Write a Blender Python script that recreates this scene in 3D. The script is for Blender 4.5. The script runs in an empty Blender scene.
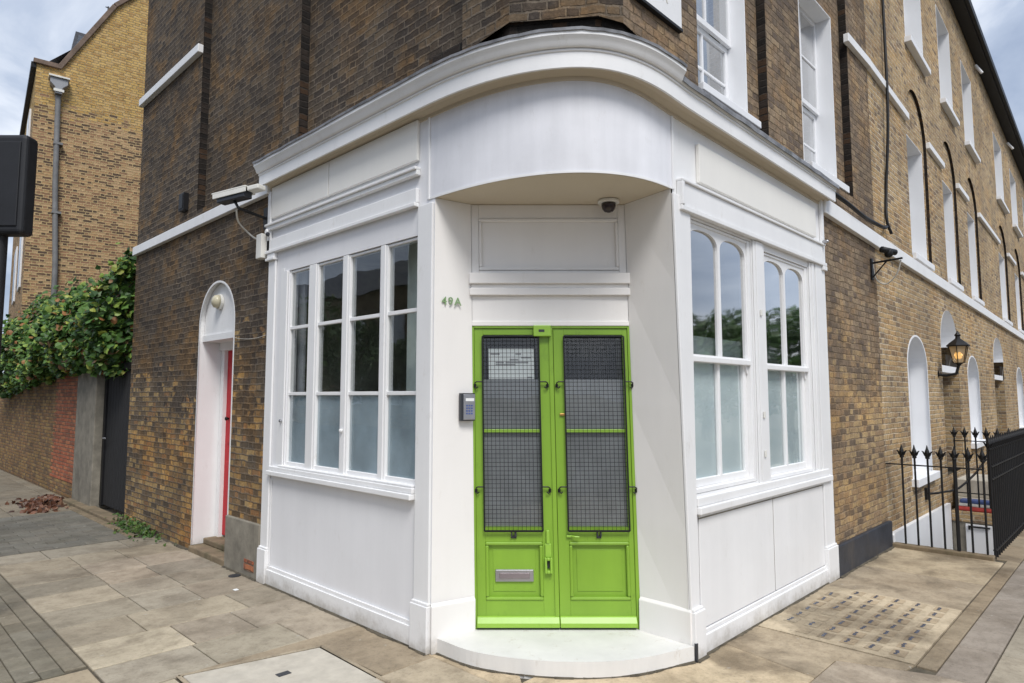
import bpy, bmesh, math, random
from mathutils import Vector, Matrix
from mathutils.geometry import tessellate_polygon
R = math.radians
random.seed(7)
sc = bpy.context.scene
col = sc.collection
HALF = math.pi / 2

# ------------------------------------------------------------------ materials
def newmat(name):
    m = bpy.data.materials.new(name); m.use_nodes = True
    nt = m.node_tree; nt.nodes.clear()
    out = nt.nodes.new('ShaderNodeOutputMaterial')
    b = nt.nodes.new('ShaderNodeBsdfPrincipled')
    nt.links.new(b.outputs[0], out.inputs[0])
    return m, nt, b, out

class N:
    """small wrapper for building node trees"""
    def __init__(s, nt): s.nt = nt
    def n(s, t, **k):
        o = s.nt.nodes.new(t)
        for a, v in k.items(): setattr(o, a, v)
        return o
    def set(s, sock, v):
        if isinstance(v, bpy.types.NodeSocket): s.nt.links.new(v, sock)
        elif v is not None:
            if isinstance(v, (tuple, list)) and len(v) == 3 and sock.type == 'RGBA': v = (*v, 1)
            sock.default_value = v
    def math(s, op, a, b=None, c=None, clamp=False):
        o = s.n('ShaderNodeMath', operation=op, use_clamp=clamp)
        for i, v in enumerate((a, b, c)):
            if v is not None: s.set(o.inputs[i], v)
        return o.outputs[0]
    def mix(s, f, a, b, mode='MIX'):
        o = s.n('ShaderNodeMix', data_type='RGBA', blend_type=mode)
        s.set(o.inputs[0], f); s.set(o.inputs[6], a); s.set(o.inputs[7], b)
        return o.outputs[2]
    def noise(s, vec, scale, detail=4, rough=.6, dist=0):
        o = s.n('ShaderNodeTexNoise')
        s.set(o.inputs['Vector'], vec); o.inputs['Scale'].default_value = scale
        o.inputs['Detail'].default_value = detail; o.inputs['Roughness'].default_value = rough
        o.inputs['Distortion'].default_value = dist
        return o.outputs[0]
    def ramp(s, f, pts, interp='LINEAR'):
        o = s.n('ShaderNodeValToRGB'); cr = o.color_ramp; cr.interpolation = interp
        while len(cr.elements) < len(pts): cr.elements.new(.5)
        for e, (p_, c) in zip(cr.elements, pts):
            e.position = p_; e.color = (*c, 1) if len(c) == 3 else c
        s.set(o.inputs[0], f); return o.outputs[0]
    def step(s, f, a, b):
        o = s.n('ShaderNodeMapRange', interpolation_type='SMOOTHSTEP')
        s.set(o.inputs[0], f); o.inputs[1].default_value = a; o.inputs[2].default_value = b
        return o.outputs[0]
    def obj(s): return s.n('ShaderNodeTexCoord').outputs['Object']
    def geo(s): return s.n('ShaderNodeNewGeometry').outputs['Position']
    def uv(s): return s.n('ShaderNodeTexCoord').outputs['UV']
    def scalev(s, v, sc_):
        o = s.n('ShaderNodeVectorMath', operation='MULTIPLY'); s.set(o.inputs[0], v)
        o.inputs[1].default_value = sc_; return o.outputs[0]
    def bump(s, h, strength, dist, bsdf, normal=None):
        o = s.n('ShaderNodeBump'); o.inputs['Strength'].default_value = strength
        o.inputs['Distance'].default_value = dist; s.set(o.inputs['Height'], h)
        if normal is not None: s.set(o.inputs['Normal'], normal)
        s.nt.links.new(o.outputs[0], bsdf.inputs['Normal']); return o.outputs[0]

def plain(name, c, rough=.5, metal=0, var=.12, scale=6, bump=.15, bscale=60, spec=.5, dirt=None, coat=0):
    m, nt, b, out = newmat(name); g = N(nt); v = g.geo()
    f = g.noise(v, scale, 5)
    lo = tuple(x * (1 - var) for x in c); hi = tuple(min(1, x * (1 + var)) for x in c)
    colr = g.ramp(f, [(.3, lo), (.7, hi)])
    if dirt:
        dc, amount = dirt
        d = g.noise(g.scalev(v, (1.4, 1.4, .5)), 2.3, 6, .7)
        colr = g.mix(g.math('MULTIPLY', g.step(d, .5, .75), amount), colr, dc)
    g.set(b.inputs['Base Color'], colr)
    b.inputs['Roughness'].default_value = rough; b.inputs['Metallic'].default_value = metal
    b.inputs['Specular IOR Level'].default_value = spec
    if coat: b.inputs['Coat Weight'].default_value = coat
    if bump: g.bump(g.noise(v, bscale, 4), bump, .004, b)
    return m

def paint(name, c, rough=.42, streak=.05, grime=(.42, .40, .36), gamt=.25, low=True):
    """old gloss paint: brush marks, faint vertical runs, grime near the ground"""
    m, nt, b, out = newmat(name); g = N(nt); v = g.geo()
    runs = g.noise(g.scalev(v, (5, 5, .45)), 1.0, 6, .6)
    blot = g.noise(v, 1.7, 5, .6)
    f = g.math('ADD', g.math('MULTIPLY', runs, .5), g.math('MULTIPLY', blot, .5))
    colr = g.ramp(f, [(.3, tuple(x * (1 - streak) for x in c)), (.65, tuple(min(1, x * (1 + streak * .4)) for x in c))])
    if gamt:
        fine = g.noise(g.scalev(v, (1, 1, .45)), 9, 8, .78)
        spots = g.math('MULTIPLY', g.step(fine, .56, .74), gamt)
        colr = g.mix(spots, colr, grime)
    if low:
        sep = g.n('ShaderNodeSeparateXYZ'); g.set(sep.inputs[0], v)
        near = g.math('SUBTRACT', 1, g.step(g.math('ADD', sep.outputs[2], g.math('MULTIPLY', g.math('SUBTRACT', g.noise(v, 7, 7, .7), .35), .30)), .0, .17))
        colr = g.mix(g.math('MULTIPLY', near, .65), colr, (.28, .25, .20))
    g.set(b.inputs['Base Color'], colr)
    g.set(b.inputs['Roughness'], g.math('ADD', rough - .08, g.math('MULTIPLY', blot, .2)))
    h = g.math('ADD', g.math('MULTIPLY', g.noise(g.scalev(v, (40, 40, 12)), 1, 4), .5), g.math('MULTIPLY', g.noise(v, 4, 3), 1.6))
    g.bump(h, .16, .004, b)
    return m

def brick(name, palette, mortar, soot=None, patch=None, low=None, depth=1.0, mw=.009, speck=.5, warm=None, lowmort=1.1, scars=.45):
    """Flemish-bond brick: per-brick palette, mortar, stains with a shape of their own. UV is in metres."""
    m, nt, b, out = newmat(name); g = N(nt); uv = g.uv()
    wob = g.n('ShaderNodeTexNoise'); g.set(wob.inputs['Vector'], uv); wob.inputs['Scale'].default_value = 9; wob.inputs['Detail'].default_value = 4
    w2 = g.n('ShaderNodeVectorMath', operation='SUBTRACT'); g.set(w2.inputs[0], wob.outputs['Color']); w2.inputs[1].default_value = (.5, .5, .5)
    w3 = g.n('ShaderNodeVectorMath', operation='SCALE'); g.set(w3.inputs[0], w2.outputs[0]); w3.inputs['Scale'].default_value = .030
    w4 = g.n('ShaderNodeVectorMath', operation='ADD'); g.set(w4.inputs[0], uv); g.set(w4.inputs[1], w3.outputs[0])
    sep = g.n('ShaderNodeSeparateXYZ'); g.set(sep.inputs[0], w4.outputs[0])
    U, V = sep.outputs[0], sep.outputs[1]
    P_, H_ = .273, .0615
    row = g.math('FLOOR', g.math('DIVIDE', V, H_)); fv = g.math('FRACT', g.math('DIVIDE', V, H_))
    par = g.math('MODULO', g.math('ABSOLUTE', row), 2)
    uu = g.math('ADD', g.math('DIVIDE', U, P_), g.math('MULTIPLY', par, .5))
    fu = g.math('FRACT', uu); cell = g.math('FLOOR', uu)
    isst = g.math('GREATER_THAN', fu, 1 / 3)
    idu = g.math('ADD', g.math('MULTIPLY', cell, 2), isst)
    e1 = g.math('MINIMUM', fu, g.math('SUBTRACT', 1, fu))
    e2 = g.math('ABSOLUTE', g.math('SUBTRACT', fu, 1 / 3))
    eu = g.math('MULTIPLY', g.math('MINIMUM', e1, e2), P_)
    ev = g.math('MULTIPLY', g.math('MINIMUM', fv, g.math('SUBTRACT', 1, fv)), H_)
    ed = g.math('MINIMUM', eu, ev)
    ed = g.math('ADD', ed, g.math('MULTIPLY', g.math('SUBTRACT', g.noise(uv, 40, 5, .7), .5), .016))
    face = g.step(ed, mw * .35, mw * .85)             # 1 on the brick, 0 in the joint
    cv = g.n('ShaderNodeCombineXYZ'); g.set(cv.inputs[0], idu); g.set(cv.inputs[1], row)
    wn = g.n('ShaderNodeTexWhiteNoise', noise_dimensions='3D'); g.set(wn.inputs['Vector'], cv.outputs[0])
    wnb = g.n('ShaderNodeTexWhiteNoise', noise_dimensions='3D'); off_ = g.n('ShaderNodeVectorMath', operation='ADD'); g.set(off_.inputs[0], cv.outputs[0]); off_.inputs[1].default_value = (31.3, 7.7, 2.1); g.set(wnb.inputs['Vector'], off_.outputs[0]); wn2 = wnb.outputs['Value']
    n_ = len(palette)
    bc = g.ramp(wn.outputs['Value'], [(i / n_, c) for i, c in enumerate(palette)], 'CONSTANT')
    fine = g.noise(uv, 42, 5, .7)
    bc = g.mix(g.math('MULTIPLY', g.step(fine, .42, .72), .38), bc, g.mix(.5, bc, (.04, .033, .028)))
    bc = g.mix(g.math('MULTIPLY', g.step(g.noise(uv, 23, 6, .75), .50, .72), .42), bc, mortar)
    mo = g.mix(g.step(g.noise(uv, 6, 5), .35, .7), mortar, tuple(x * .5 for x in mortar))
    if patch:                                          # areas rebuilt or cleaned: (colours, scale, lo, hi)
        pc, ps, lo, hi = patch
        f = g.step(g.noise(uv, ps, 4, .55, .4), lo, hi)
        f2 = g.math('MULTIPLY', f, g.math('GREATER_THAN', wn.outputs['Value'], .18))
        alt = g.ramp(g.n('ShaderNodeSeparateColor').outputs[0] if False else wn.outputs['Value'], [(0, pc[0]), (.5, pc[1]), (.8, pc[2])], 'CONSTANT')
        bc = g.mix(f2, bc, alt)
    if low:                                            # a course-edged lower zone of other bricks (colours, height, ragged)
        lc, zh, rag = low
        nz_ = g.math('ADD', g.math('MULTIPLY', g.math('SUBTRACT', g.noise(uv, 1.0, 3, .5), .5), rag), g.math('MULTIPLY', g.math('SUBTRACT', g.noise(uv, 3.6, 3, .6), .5), rag * .9))
        nz_ = g.math('ADD', nz_, g.math('MULTIPLY', g.math('SUBTRACT', wn2, .5), .55))
        f = g.math('SUBTRACT', 1, g.step(g.math('ADD', g.math('MULTIPLY', row, H_), nz_), zh - .10, zh + .10))
        alt = g.ramp(wn.outputs['Value'], [(i / len(lc), c) for i, c in enumerate(lc)], 'CONSTANT')
        alt = g.mix(g.math('MULTIPLY', g.step(fine, .45, .75), .35), alt, g.mix(.5, alt, (.05, .035, .02)))
        bc = g.mix(f, bc, alt)
        mo = g.mix(f, mo, tuple(min(1, x * lowmort) for x in mortar))
    colr = g.mix(face, mo, bc)
    # mottling: weathered faces, lost arrises, dark specks
    m1 = g.noise(uv, 11, 7, .72, .6); m2 = g.noise(g.scalev(uv, (1, 1.8, 1)), 30, 6, .75)
    mul = g.math('ADD', g.math('MULTIPLY', g.math('SUBTRACT', m1, .5), 2.6 * speck), g.math('MULTIPLY', g.math('SUBTRACT', m2, .5), 3.2 * speck))
    mul = g.math('MAXIMUM', g.math('ADD', mul, 1.03), .22)
    cm = g.n('ShaderNodeCombineColor'); [g.set(cm.inputs[k], mul) for k in range(3)]
    colr = g.mix(1.0, colr, cm.outputs[0], 'MULTIPLY')
    if warm:
        wc, wa, ws = warm
        colr = g.mix(g.math('MULTIPLY', g.step(g.noise(uv, ws, 5, .65, .5), .46, .66), wa), colr, g.mix(1.0, colr, wc, 'MULTIPLY'))
    if soot:
        sc_, amt = soot
        s1 = g.noise(uv, .9, 6, .6, .3)
        colr = g.mix(g.math('MULTIPLY', g.step(s1, .35, .68), amt), colr, g.mix(.72, colr, sc_))
    spl = g.step(g.noise(uv, 2.7, 7, .62), .715, .74)  # pale scars of lost faces and lime runs
    colr = g.mix(g.math('MULTIPLY', spl, scars), colr, (.34, .31, .27))
    g.set(b.inputs['Base Color'], colr)
    b.inputs['Roughness'].default_value = .92; b.inputs['Specular IOR Level'].default_value = .2
    hgt = g.math('ADD', g.math('MULTIPLY', face, 1.0), g.math('ADD', g.math('MULTIPLY', fine, .5), g.math('MULTIPLY', wn.outputs['Value'], .35)))
    g.bump(hgt, .9, .009 * depth, b)
    return m

def toned(name, rough=.8, broad=.35, bump=.5, fine=1.0, spots=.35, stain=(.14, .11, .075), stamt=.4, attr='tone', lichen=.3):
    """per-piece colour from the mesh (slabs differ in stone), plus stains, speckle and lichen"""
    m, nt, b, out = newmat(name); g = N(nt); v = g.geo()
    a = g.n('ShaderNodeAttribute', attribute_name=attr)
    base = a.outputs['Color']
    n1 = g.noise(v, 2.2, 7, .65, .3); n2 = g.noise(v, 38, 5, .7); n3 = g.noise(v, 130, 3, .7)
    c = g.mix(g.math('MULTIPLY', g.step(n1, .45, .7), stamt), base, g.mix(.6, base, stain))
    nb = g.noise(v, 1.15, 6, .6, .8); nm = g.noise(v, 7, 8, .75)
    c = g.mix(g.math('MULTIPLY', g.step(nb, .46, .66), broad), c, g.mix(1.0, c, (.46, .45, .44), 'MULTIPLY'))
    c = g.mix(g.math('MULTIPLY', g.step(nm, .42, .68), .55), c, g.mix(1.0, c, (.55, .53, .50), 'MULTIPLY'))
    c = g.mix(g.math('MULTIPLY', g.step(n2, .5, .7), spots), c, g.mix(.5, c, (.05, .045, .04)))
    c = g.mix(g.math('MULTIPLY', g.step(n3, .55, .75), spots * .8), c, g.mix(.45, c, (.75, .70, .60)))
    li = g.math('MULTIPLY', g.step(g.noise(v, 11, 6, .7), .62, .70), lichen)
    c = g.mix(li, c, (.10, .085, .06))
    gum = g.math('MULTIPLY', g.step(g.noise(v, 19, 1, .3), .765, .78), .45)
    c = g.mix(gum, c, (.45, .43, .38))
    g.set(b.inputs['Base Color'], c); b.inputs['Roughness'].default_value = rough
    b.inputs['Specular IOR Level'].default_value = .3
    g.bump(g.math('ADD', n2, g.math('ADD', g.math('MULTIPLY', n3, .5), g.math('MULTIPLY', n1, 1.5))), bump, .004 * fine, b)
    return m

def glassmat(name, tint=(.94, .955, .955), rough=.005, extra=1.0):
    m = bpy.data.materials.new(name); m.use_nodes = True; nt = m.node_tree; nt.nodes.clear(); g = N(nt)
    out = g.n('ShaderNodeOutputMaterial'); mx = g.n('ShaderNodeMixShader')
    fr = g.n('ShaderNodeFresnel'); fr.inputs[0].default_value = 1.52
    wv = g.noise(g.geo(), 1.6, 2)
    bp = g.n('ShaderNodeBump'); bp.inputs['Strength'].default_value = .12; bp.inputs['Distance'].default_value = .02; g.set(bp.inputs['Height'], wv)
    t = g.n('ShaderNodeBsdfTransparent'); t.inputs[0].default_value = (*tint, 1)
    gl = g.n('ShaderNodeBsdfGlossy'); gl.inputs['Roughness'].default_value = rough
    nt.links.new(bp.outputs[0], gl.inputs['Normal'])
    front = g.math('SUBTRACT', 1, g.n('ShaderNodeNewGeometry').outputs['Backfacing'])
    g.set(mx.inputs[0], g.math('MULTIPLY', g.math('MULTIPLY', fr.outputs[0], 1.9 * extra), front, clamp=True))
    nt.links.new(t.outputs[0], mx.inputs[1]); nt.links.new(gl.outputs[0], mx.inputs[2]); nt.links.new(mx.outputs[0], out.inputs[0])
    return m

M = {}
M['white'] = paint('white gloss paint', (.81, .81, .81), gamt=.38, grime=(.50, .47, .42), streak=.08)
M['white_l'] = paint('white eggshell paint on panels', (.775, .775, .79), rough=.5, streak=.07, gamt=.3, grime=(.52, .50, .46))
M['cream'] = paint('off-white sign panel paint', (.80, .785, .74), rough=.5, gamt=.12, low=False)
M['soffit'] = paint('soffit paint with warm bounce light', (.58, .51, .40), rough=.6, gamt=.15, low=False)  # warm light bounced off the paving is put into this soffit colour
M['reveal'] = paint('white masonry paint with warm bounce light', (.81, .79, .765), rough=.55, gamt=.22, grime=(.55, .51, .44))  # white warmed in the colour to stand for bounced light in the entrance
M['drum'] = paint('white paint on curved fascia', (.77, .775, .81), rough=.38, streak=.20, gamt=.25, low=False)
M['farwhite'] = paint('white window reveal paint', (.80, .81, .83), rough=.55, gamt=.08, low=False)
M['step'] = paint('worn white step paint', (.70, .69, .665), rough=.75, streak=.14, gamt=.85, grime=(.42, .36, .28), low=False)
M['lead'] = plain('weathered lead', (.20, .205, .22), .55, var=.5, scale=9, bump=.6, bscale=18, dirt=((.05, .055, .045), .8))
M['black'] = plain('black gloss iron', (.010, .010, .011), .5, bump=.2, spec=.3)
M['tar'] = plain('black bituminous felt', (.012, .012, .013), .8, bump=.6, bscale=30)
M['navy'] = plain('dark blue-black plinth paint', (.028, .033, .045), .5, var=.3, bump=.5, bscale=22, dirt=((.12, .10, .08), .6))
M['greyrender'] = plain('grey cement render', (.225, .205, .165), .9, var=.3, bump=.7, bscale=25, dirt=((.10, .09, .07), .6))
M['green'] = paint('lime green gloss door paint', (.215, .385, .036), rough=.34, streak=.16, grime=(.10, .17, .025), gamt=.5, low=False)
M['greenl'] = paint('lime green paint on ironmongery', (.27, .475, .055), rough=.36, streak=.1, grime=(.1, .2, .02), gamt=.3, low=False)
M['red'] = paint('red gloss door paint', (.50, .010, .020), rough=.55, streak=.08, gamt=0, low=False)
M['steel'] = plain('brushed steel', (.42, .42, .44), .38, metal=.9, bump=.15)
M['brass'] = plain('tarnished brass', (.55, .32, .10), .4, metal=.8)
M['plastic_w'] = plain('white weathered plastic', (.72, .71, .66), .45, var=.06, bump=.05, dirt=((.35, .32, .26), .5))
M['cablewhite'] = plain('white cable sheath', (.62, .60, .54), .5, bump=0)
M['grey_p'] = plain('grey plastic', (.30, .31, .33), .45, var=.05, bump=.05)
M['dark_p'] = plain('dark grey plastic', (.03, .033, .04), .4, var=.1, bump=.05)
M['paper'] = plain('white paper notice', (.78, .80, .80), .7, var=.03, bump=0)
M['ink'] = plain('faded grey ink', (.30, .30, .31), .7, bump=0)
M['faint'] = plain('faded sign lettering', (.62, .60, .54), .7, bump=0)
M['numgreen'] = plain('green number paint', (.20, .32, .15), .5, bump=0)
M['dark_in'] = plain('dim interior plaster', (.42, .42, .34), .9, bump=0, var=.5, scale=1.6)
M['pale_in'] = plain('pale interior partition', (.75, .82, .76), .9, bump=0)
M['wood_in'] = plain('interior wood floor', (.08, .055, .035), .6, bump=0)
M['film'] = plain('frosted window film', (.45, .54, .60), .28, var=.28, scale=2.3, bump=0, spec=.7)
M['film_l'] = plain('pale frosted window film', (.80, .92, .97), .22, var=.15, scale=2.0, bump=0, spec=.7)
M['filmgrey'] = plain('grey door film', (.27, .275, .285), .4, var=.2, scale=5, bump=0)
M['net'] = plain('grey net blind', (.42, .43, .46), .8, var=.15, scale=2, bump=0)
M['glass'] = glassmat('window glass', extra=1.35)
M['glass_bright'] = glassmat('sky reflecting glass', rough=.035, extra=3.4)
M['glass_up'] = glassmat('upper window glass', extra=2.2)
M['pipe'] = plain('grey painted drainpipe', (.19, .19, .19), .6, var=.2)
M['coping'] = plain('brown stone coping', (.17, .12, .09), .85, var=.3, bump=.5, bscale=20)
M['slate'] = plain('blue grey slate', (.06, .065, .08), .6, var=.4, scale=14, bump=.5, bscale=12)
M['bark'] = plain('brown bark', (.07, .05, .035), .9, bump=.8, bscale=25)
M['asphalt'] = plain('grey asphalt', (.055, .055, .055), .9, var=.3, scale=3, bump=.8, bscale=120)
M['soil'] = plain('dark joint dirt', (.085, .072, .050), .95, var=.4, scale=12, bump=.6, bscale=60)
M['stone_edge'] = plain('stained stone edging', (.19, .145, .09), .9, var=.3, bump=.7, bscale=20, dirt=((.05, .06, .02), .7))
M['concrete'] = plain('pale concrete', (.50, .46, .385), .85, var=.12, scale=9, bump=.5, bscale=70, dirt=((.30, .25, .18), .5))
M['housing'] = plain('matt black housing', (.010, .011, .014), .6, var=.2, bump=.1)
M['amber'], _nt, _b, _o = newmat('lit amber glass')
_b.inputs['Base Color'].default_value = (.40, .34, .24, 1); _b.inputs['Roughness'].default_value = .25; _b.inputs['Emission Color'].default_value = (1, .6, .22, 1); _b.inputs['Emission Strength'].default_value = .05; _b.inputs['Transmission Weight'].default_value = .5
M['bulb'], _nt, _b, _o = newmat('lit bulb'); _b.inputs['Emission Color'].default_value = (1, .55, .15, 1); _b.inputs['Emission Strength'].default_value = 2
M['lampglass'] = plain('cream lamp glass', (.50, .46, .33), .35, bump=0)
M['blue'] = plain('blue woven sack', (.08, .12, .30), .7); M['redp'] = plain('red woven sack stripe', (.50, .06, .05), .7)
M['moss'] = plain('moss', (.06, .085, .02), .95, var=.5, scale=30, bump=1, bscale=80)

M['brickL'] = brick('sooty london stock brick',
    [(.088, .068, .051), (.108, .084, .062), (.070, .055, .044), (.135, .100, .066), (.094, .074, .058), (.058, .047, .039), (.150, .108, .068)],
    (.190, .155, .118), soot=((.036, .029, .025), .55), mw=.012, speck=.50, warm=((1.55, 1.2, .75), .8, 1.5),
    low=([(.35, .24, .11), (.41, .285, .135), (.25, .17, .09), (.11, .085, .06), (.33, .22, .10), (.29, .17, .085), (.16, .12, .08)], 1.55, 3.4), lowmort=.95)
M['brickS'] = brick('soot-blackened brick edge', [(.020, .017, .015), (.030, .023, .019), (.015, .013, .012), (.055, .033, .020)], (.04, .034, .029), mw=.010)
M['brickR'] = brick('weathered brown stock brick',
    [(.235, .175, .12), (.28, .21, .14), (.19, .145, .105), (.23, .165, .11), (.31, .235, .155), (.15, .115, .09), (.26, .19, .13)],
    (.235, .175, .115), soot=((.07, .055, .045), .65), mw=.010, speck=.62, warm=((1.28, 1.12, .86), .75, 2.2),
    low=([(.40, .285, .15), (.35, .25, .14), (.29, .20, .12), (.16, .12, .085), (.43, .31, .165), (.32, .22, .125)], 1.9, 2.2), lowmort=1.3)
M['brickT'] = brick('yellow stock brick terrace',
    [(.44, .31, .16), (.475, .34, .18), (.39, .265, .14), (.35, .235, .13), (.50, .36, .195), (.42, .29, .15), (.21, .15, .10)],
    (.62, .53, .40), soot=((.17, .13, .09), .6), mw=.0115, speck=.48, warm=((1.12, .98, .78), .7, 1.4))
M['brickF'] = brick('yellow gable brick',
    [(.52, .34, .115), (.57, .38, .14), (.47, .29, .10), (.40, .24, .09), (.54, .36, .15)],
    (.45, .34, .18), speck=.32,
    low=([(.42, .265, .14), (.34, .20, .115), (.15, .095, .065), (.45, .30, .17), (.28, .165, .10), (.11, .075, .055)], 8.28, .35), mw=.013)
M['brickG'] = brick('garden wall brick',
    [(.33, .20, .08), (.37, .24, .10), (.26, .15, .075), (.19, .12, .07), (.30, .17, .08)],
    (.22, .17, .12), soot=((.06, .05, .035), .5), mw=.011, speck=.45)
M['brickred'] = brick('red rebuilt brick panel', [(.48, .15, .075), (.40, .12, .065), (.52, .19, .09), (.30, .11, .065)], (.26, .18, .13), soot=((.10, .07, .05), .5), mw=.011, speck=.45)
M['slab'] = toned('york stone paving slabs', lichen=.45, stamt=.75, spots=.5)
M['setts'] = toned('grey block paving', rough=.9, bump=.9, stain=(.07, .07, .04), stamt=.5)
M['tread'] = toned('stained concrete paving', broad=.85, bump=.9, spots=.5, stain=(.17, .12, .07), stamt=.75, lichen=.4)

def leafmat(name):
    m, nt, b, out = newmat(name); g = N(nt)
    a = g.n('ShaderNodeAttribute', attribute_name='tone')
    g.set(b.inputs['Base Color'], a.outputs['Color']); b.inputs['Roughness'].default_value = .45
    b.inputs['Specular IOR Level'].default_value = .35
    tr = g.n('ShaderNodeBsdfTranslucent'); nt.links.new(a.outputs['Color'], tr.inputs[0])
    mx = g.n('ShaderNodeMixShader'); mx.inputs[0].default_value = .22
    nt.links.new(b.outputs[0], mx.inputs[1]); nt.links.new(tr.outputs[0], mx.inputs[2]); nt.links.new(mx.outputs[0], out.inputs[0])
    return m
M['leaf'] = leafmat('leaves')

# ------------------------------------------------------------------ mesh builder
ID = lambda x, y, z: (x, y, z)
def Lw(u, z, d=0): return (-d, u, z)          # left facade: u runs along +Y, d is outward
def Rw(u, z, d=0): return (u, -d, z)          # right facade: u runs along +X, d is outward

class MB:
    def __init__(s, xf=ID): s.v = []; s.f = []; s.uv = []; s.tone = []; s.xf = xf; s.cur = (1, 1, 1)
    def poly(s, pts, uv=None):
        i = len(s.v); s.v += [s.xf(*p_) for p_ in pts]; s.f.append(tuple(range(i, i + len(pts)))); s.uv.append(uv); s.tone.append(s.cur)
    def mesh(s, vs, fs, uv=None):
        i = len(s.v); s.v += [s.xf(*p_) for p_ in vs]
        for f in fs: s.f.append(tuple(i + j for j in f)); s.uv.append(uv); s.tone.append(s.cur)
    def box(s, x0, x1, y0, y1, z0, z1):
        x0, x1 = sorted((x0, x1)); y0, y1 = sorted((y0, y1)); z0, z1 = sorted((z0, z1))
        s.mesh([(x0, y0, z0), (x1, y0, z0), (x1, y1, z0), (x0, y1, z0), (x0, y0, z1), (x1, y0, z1), (x1, y1, z1), (x0, y1, z1)],
               [(0, 3, 2, 1), (4, 5, 6, 7), (0, 1, 5, 4), (1, 2, 6, 5), (2, 3, 7, 6), (3, 0, 4, 7)]); return s
    def fbox(s, W, u0, u1, z0, z1, d0, d1):      # box in facade coordinates
        p_ = [W(u0, z0, d0), W(u1, z1, d1)]
        return s.box(p_[0][0], p_[1][0], p_[0][1], p_[1][1], p_[0][2], p_[1][2])
    def prism(s, pts, off):                       # closed outline (3D points) extruded by off
        n = len(pts); o = Vector(off); b_ = [tuple(Vector(p_) + o) for p_ in pts]
        tri = tessellate_polygon([[Vector(p_) for p_ in pts]])
        s.mesh(list(pts) + b_, [tuple(t) for t in tri] + [tuple(n + k for k in t[::-1]) for t in tri] + [(i, (i + 1) % n, n + (i + 1) % n, n + i) for i in range(n)])
        return s
    def tube(s, pts, r, n=8, cap=True):
        pts = [Vector(p_) for p_ in pts]; rs = r if isinstance(r, (list, tuple)) else [r] * len(pts)
        vs = []; fs = []; up = Vector((0, 0, 1))
        t0 = (pts[1] - pts[0]).normalized(); a = t0.orthogonal().normalized() if abs(t0.z) > .9 else t0.cross(up).normalized()
        for i, p_ in enumerate(pts):
            t = ((pts[min(i + 1, len(pts) - 1)] - pts[max(i - 1, 0)])).normalized()
            a = (a - t * a.dot(t)).normalized(); bb = t.cross(a)
            for k in range(n):
                an = 2 * math.pi * k / n; vs.append(tuple(p_ + (a * math.cos(an) + bb * math.sin(an)) * rs[i]))
        for i in range(len(pts) - 1):
            for k in range(n):
                fs.append((i * n + k, i * n + (k + 1) % n, (i + 1) * n + (k + 1) % n, (i + 1) * n + k))
        if cap: fs.append(tuple(range(n))[::-1]); fs.append(tuple(range((len(pts) - 1) * n, len(pts) * n)))
        s.mesh(vs, fs); return s
    def lathe(s, prof, c, axis=2, n=20):          # prof: (r, h) pairs
        vs = []; fs = []
        for r, h in prof:
            for k in range(n):
                an = 2 * math.pi * k / n; q = [r * math.cos(an), r * math.sin(an), h]
                if axis == 0: q = [q[2], q[0], q[1]]
                if axis == 1: q = [q[0], q[2], q[1]]
                vs.append((c[0] + q[0], c[1] + q[1], c[2] + q[2]))
        for i in range(len(prof) - 1):
            for k in range(n): fs.append((i * n + k, i * n + (k + 1) % n, (i + 1) * n + (k + 1) % n, (i + 1) * n + k))
        fs.append(tuple(range(n))[::-1]); fs.append(tuple(range((len(prof) - 1) * n, len(prof) * n)))
        s.mesh(vs, fs); return s
    def sweep(s, path, prof, closed_ends=True):   # path: (x, y, nx, ny) ; prof: (out, z)
        vs = []; fs = []; n = len(prof)
        for (x, y, nx, ny) in path:
            for (o, z) in prof: vs.append((x + nx * o, y + ny * o, z))
        for i in range(len(path) - 1):
            for k in range(n): fs.append((i * n + k, i * n + (k + 1) % n, (i + 1) * n + (k + 1) % n, (i + 1) * n + k))
        if closed_ends: fs.append(tuple(range(n))[::-1]); fs.append(tuple(range((len(path) - 1) * n, len(path) * n)))
        s.mesh(vs, fs); return s
    def build(s, name, mat, parent=None, bevel=0, smooth=False, loc=None, seg=2, autosm=None):
        me = bpy.data.meshes.new(name)
        o_ = Vector(loc) if loc is not None else Vector((0, 0, 0))
        me.from_pydata([tuple(Vector(p_) - o_) for p_ in s.v], [], s.f)
        me.materials.append(M[mat] if isinstance(mat, str) else mat)
        uvl = me.uv_layers.new(name='UVMap')
        for i, pl in enumerate(me.polygons):
            cu = s.uv[i]; nn = pl.normal
            for j, li in enumerate(pl.loop_indices):
                co = s.v[s.f[i][j]]
                if cu is not None: uvl.data[li].uv = cu[j] if not callable(cu) else cu(co)
                elif abs(nn.z) > .8: uvl.data[li].uv = (co[0], co[1])
                elif abs(nn.x) > abs(nn.y): uvl.data[li].uv = (co[1], co[2])
                else: uvl.data[li].uv = (co[0], co[2])
        if any(t != (1, 1, 1) for t in s.tone):
            ca = me.color_attributes.new('tone', 'FLOAT_COLOR', 'CORNER')
            for i, pl in enumerate(me.polygons):
                for li in pl.loop_indices: ca.data[li].color = (*s.tone[i], 1)
        bm = bmesh.new(); bm.from_mesh(me); bmesh.ops.recalc_face_normals(bm, faces=bm.faces); bm.to_mesh(me); bm.free()
        if smooth: me.polygons.foreach_set('use_smooth', [True] * len(me.polygons))
        ob = bpy.data.objects.new(name, me); col.objects.link(ob)
        ob.location = o_
        if parent is not None:
            ob.parent = parent
            w = Vector((0, 0, 0)); q = parent
            while q is not None: w += q.location; q = q.parent
            ob.location = o_ - w
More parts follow.
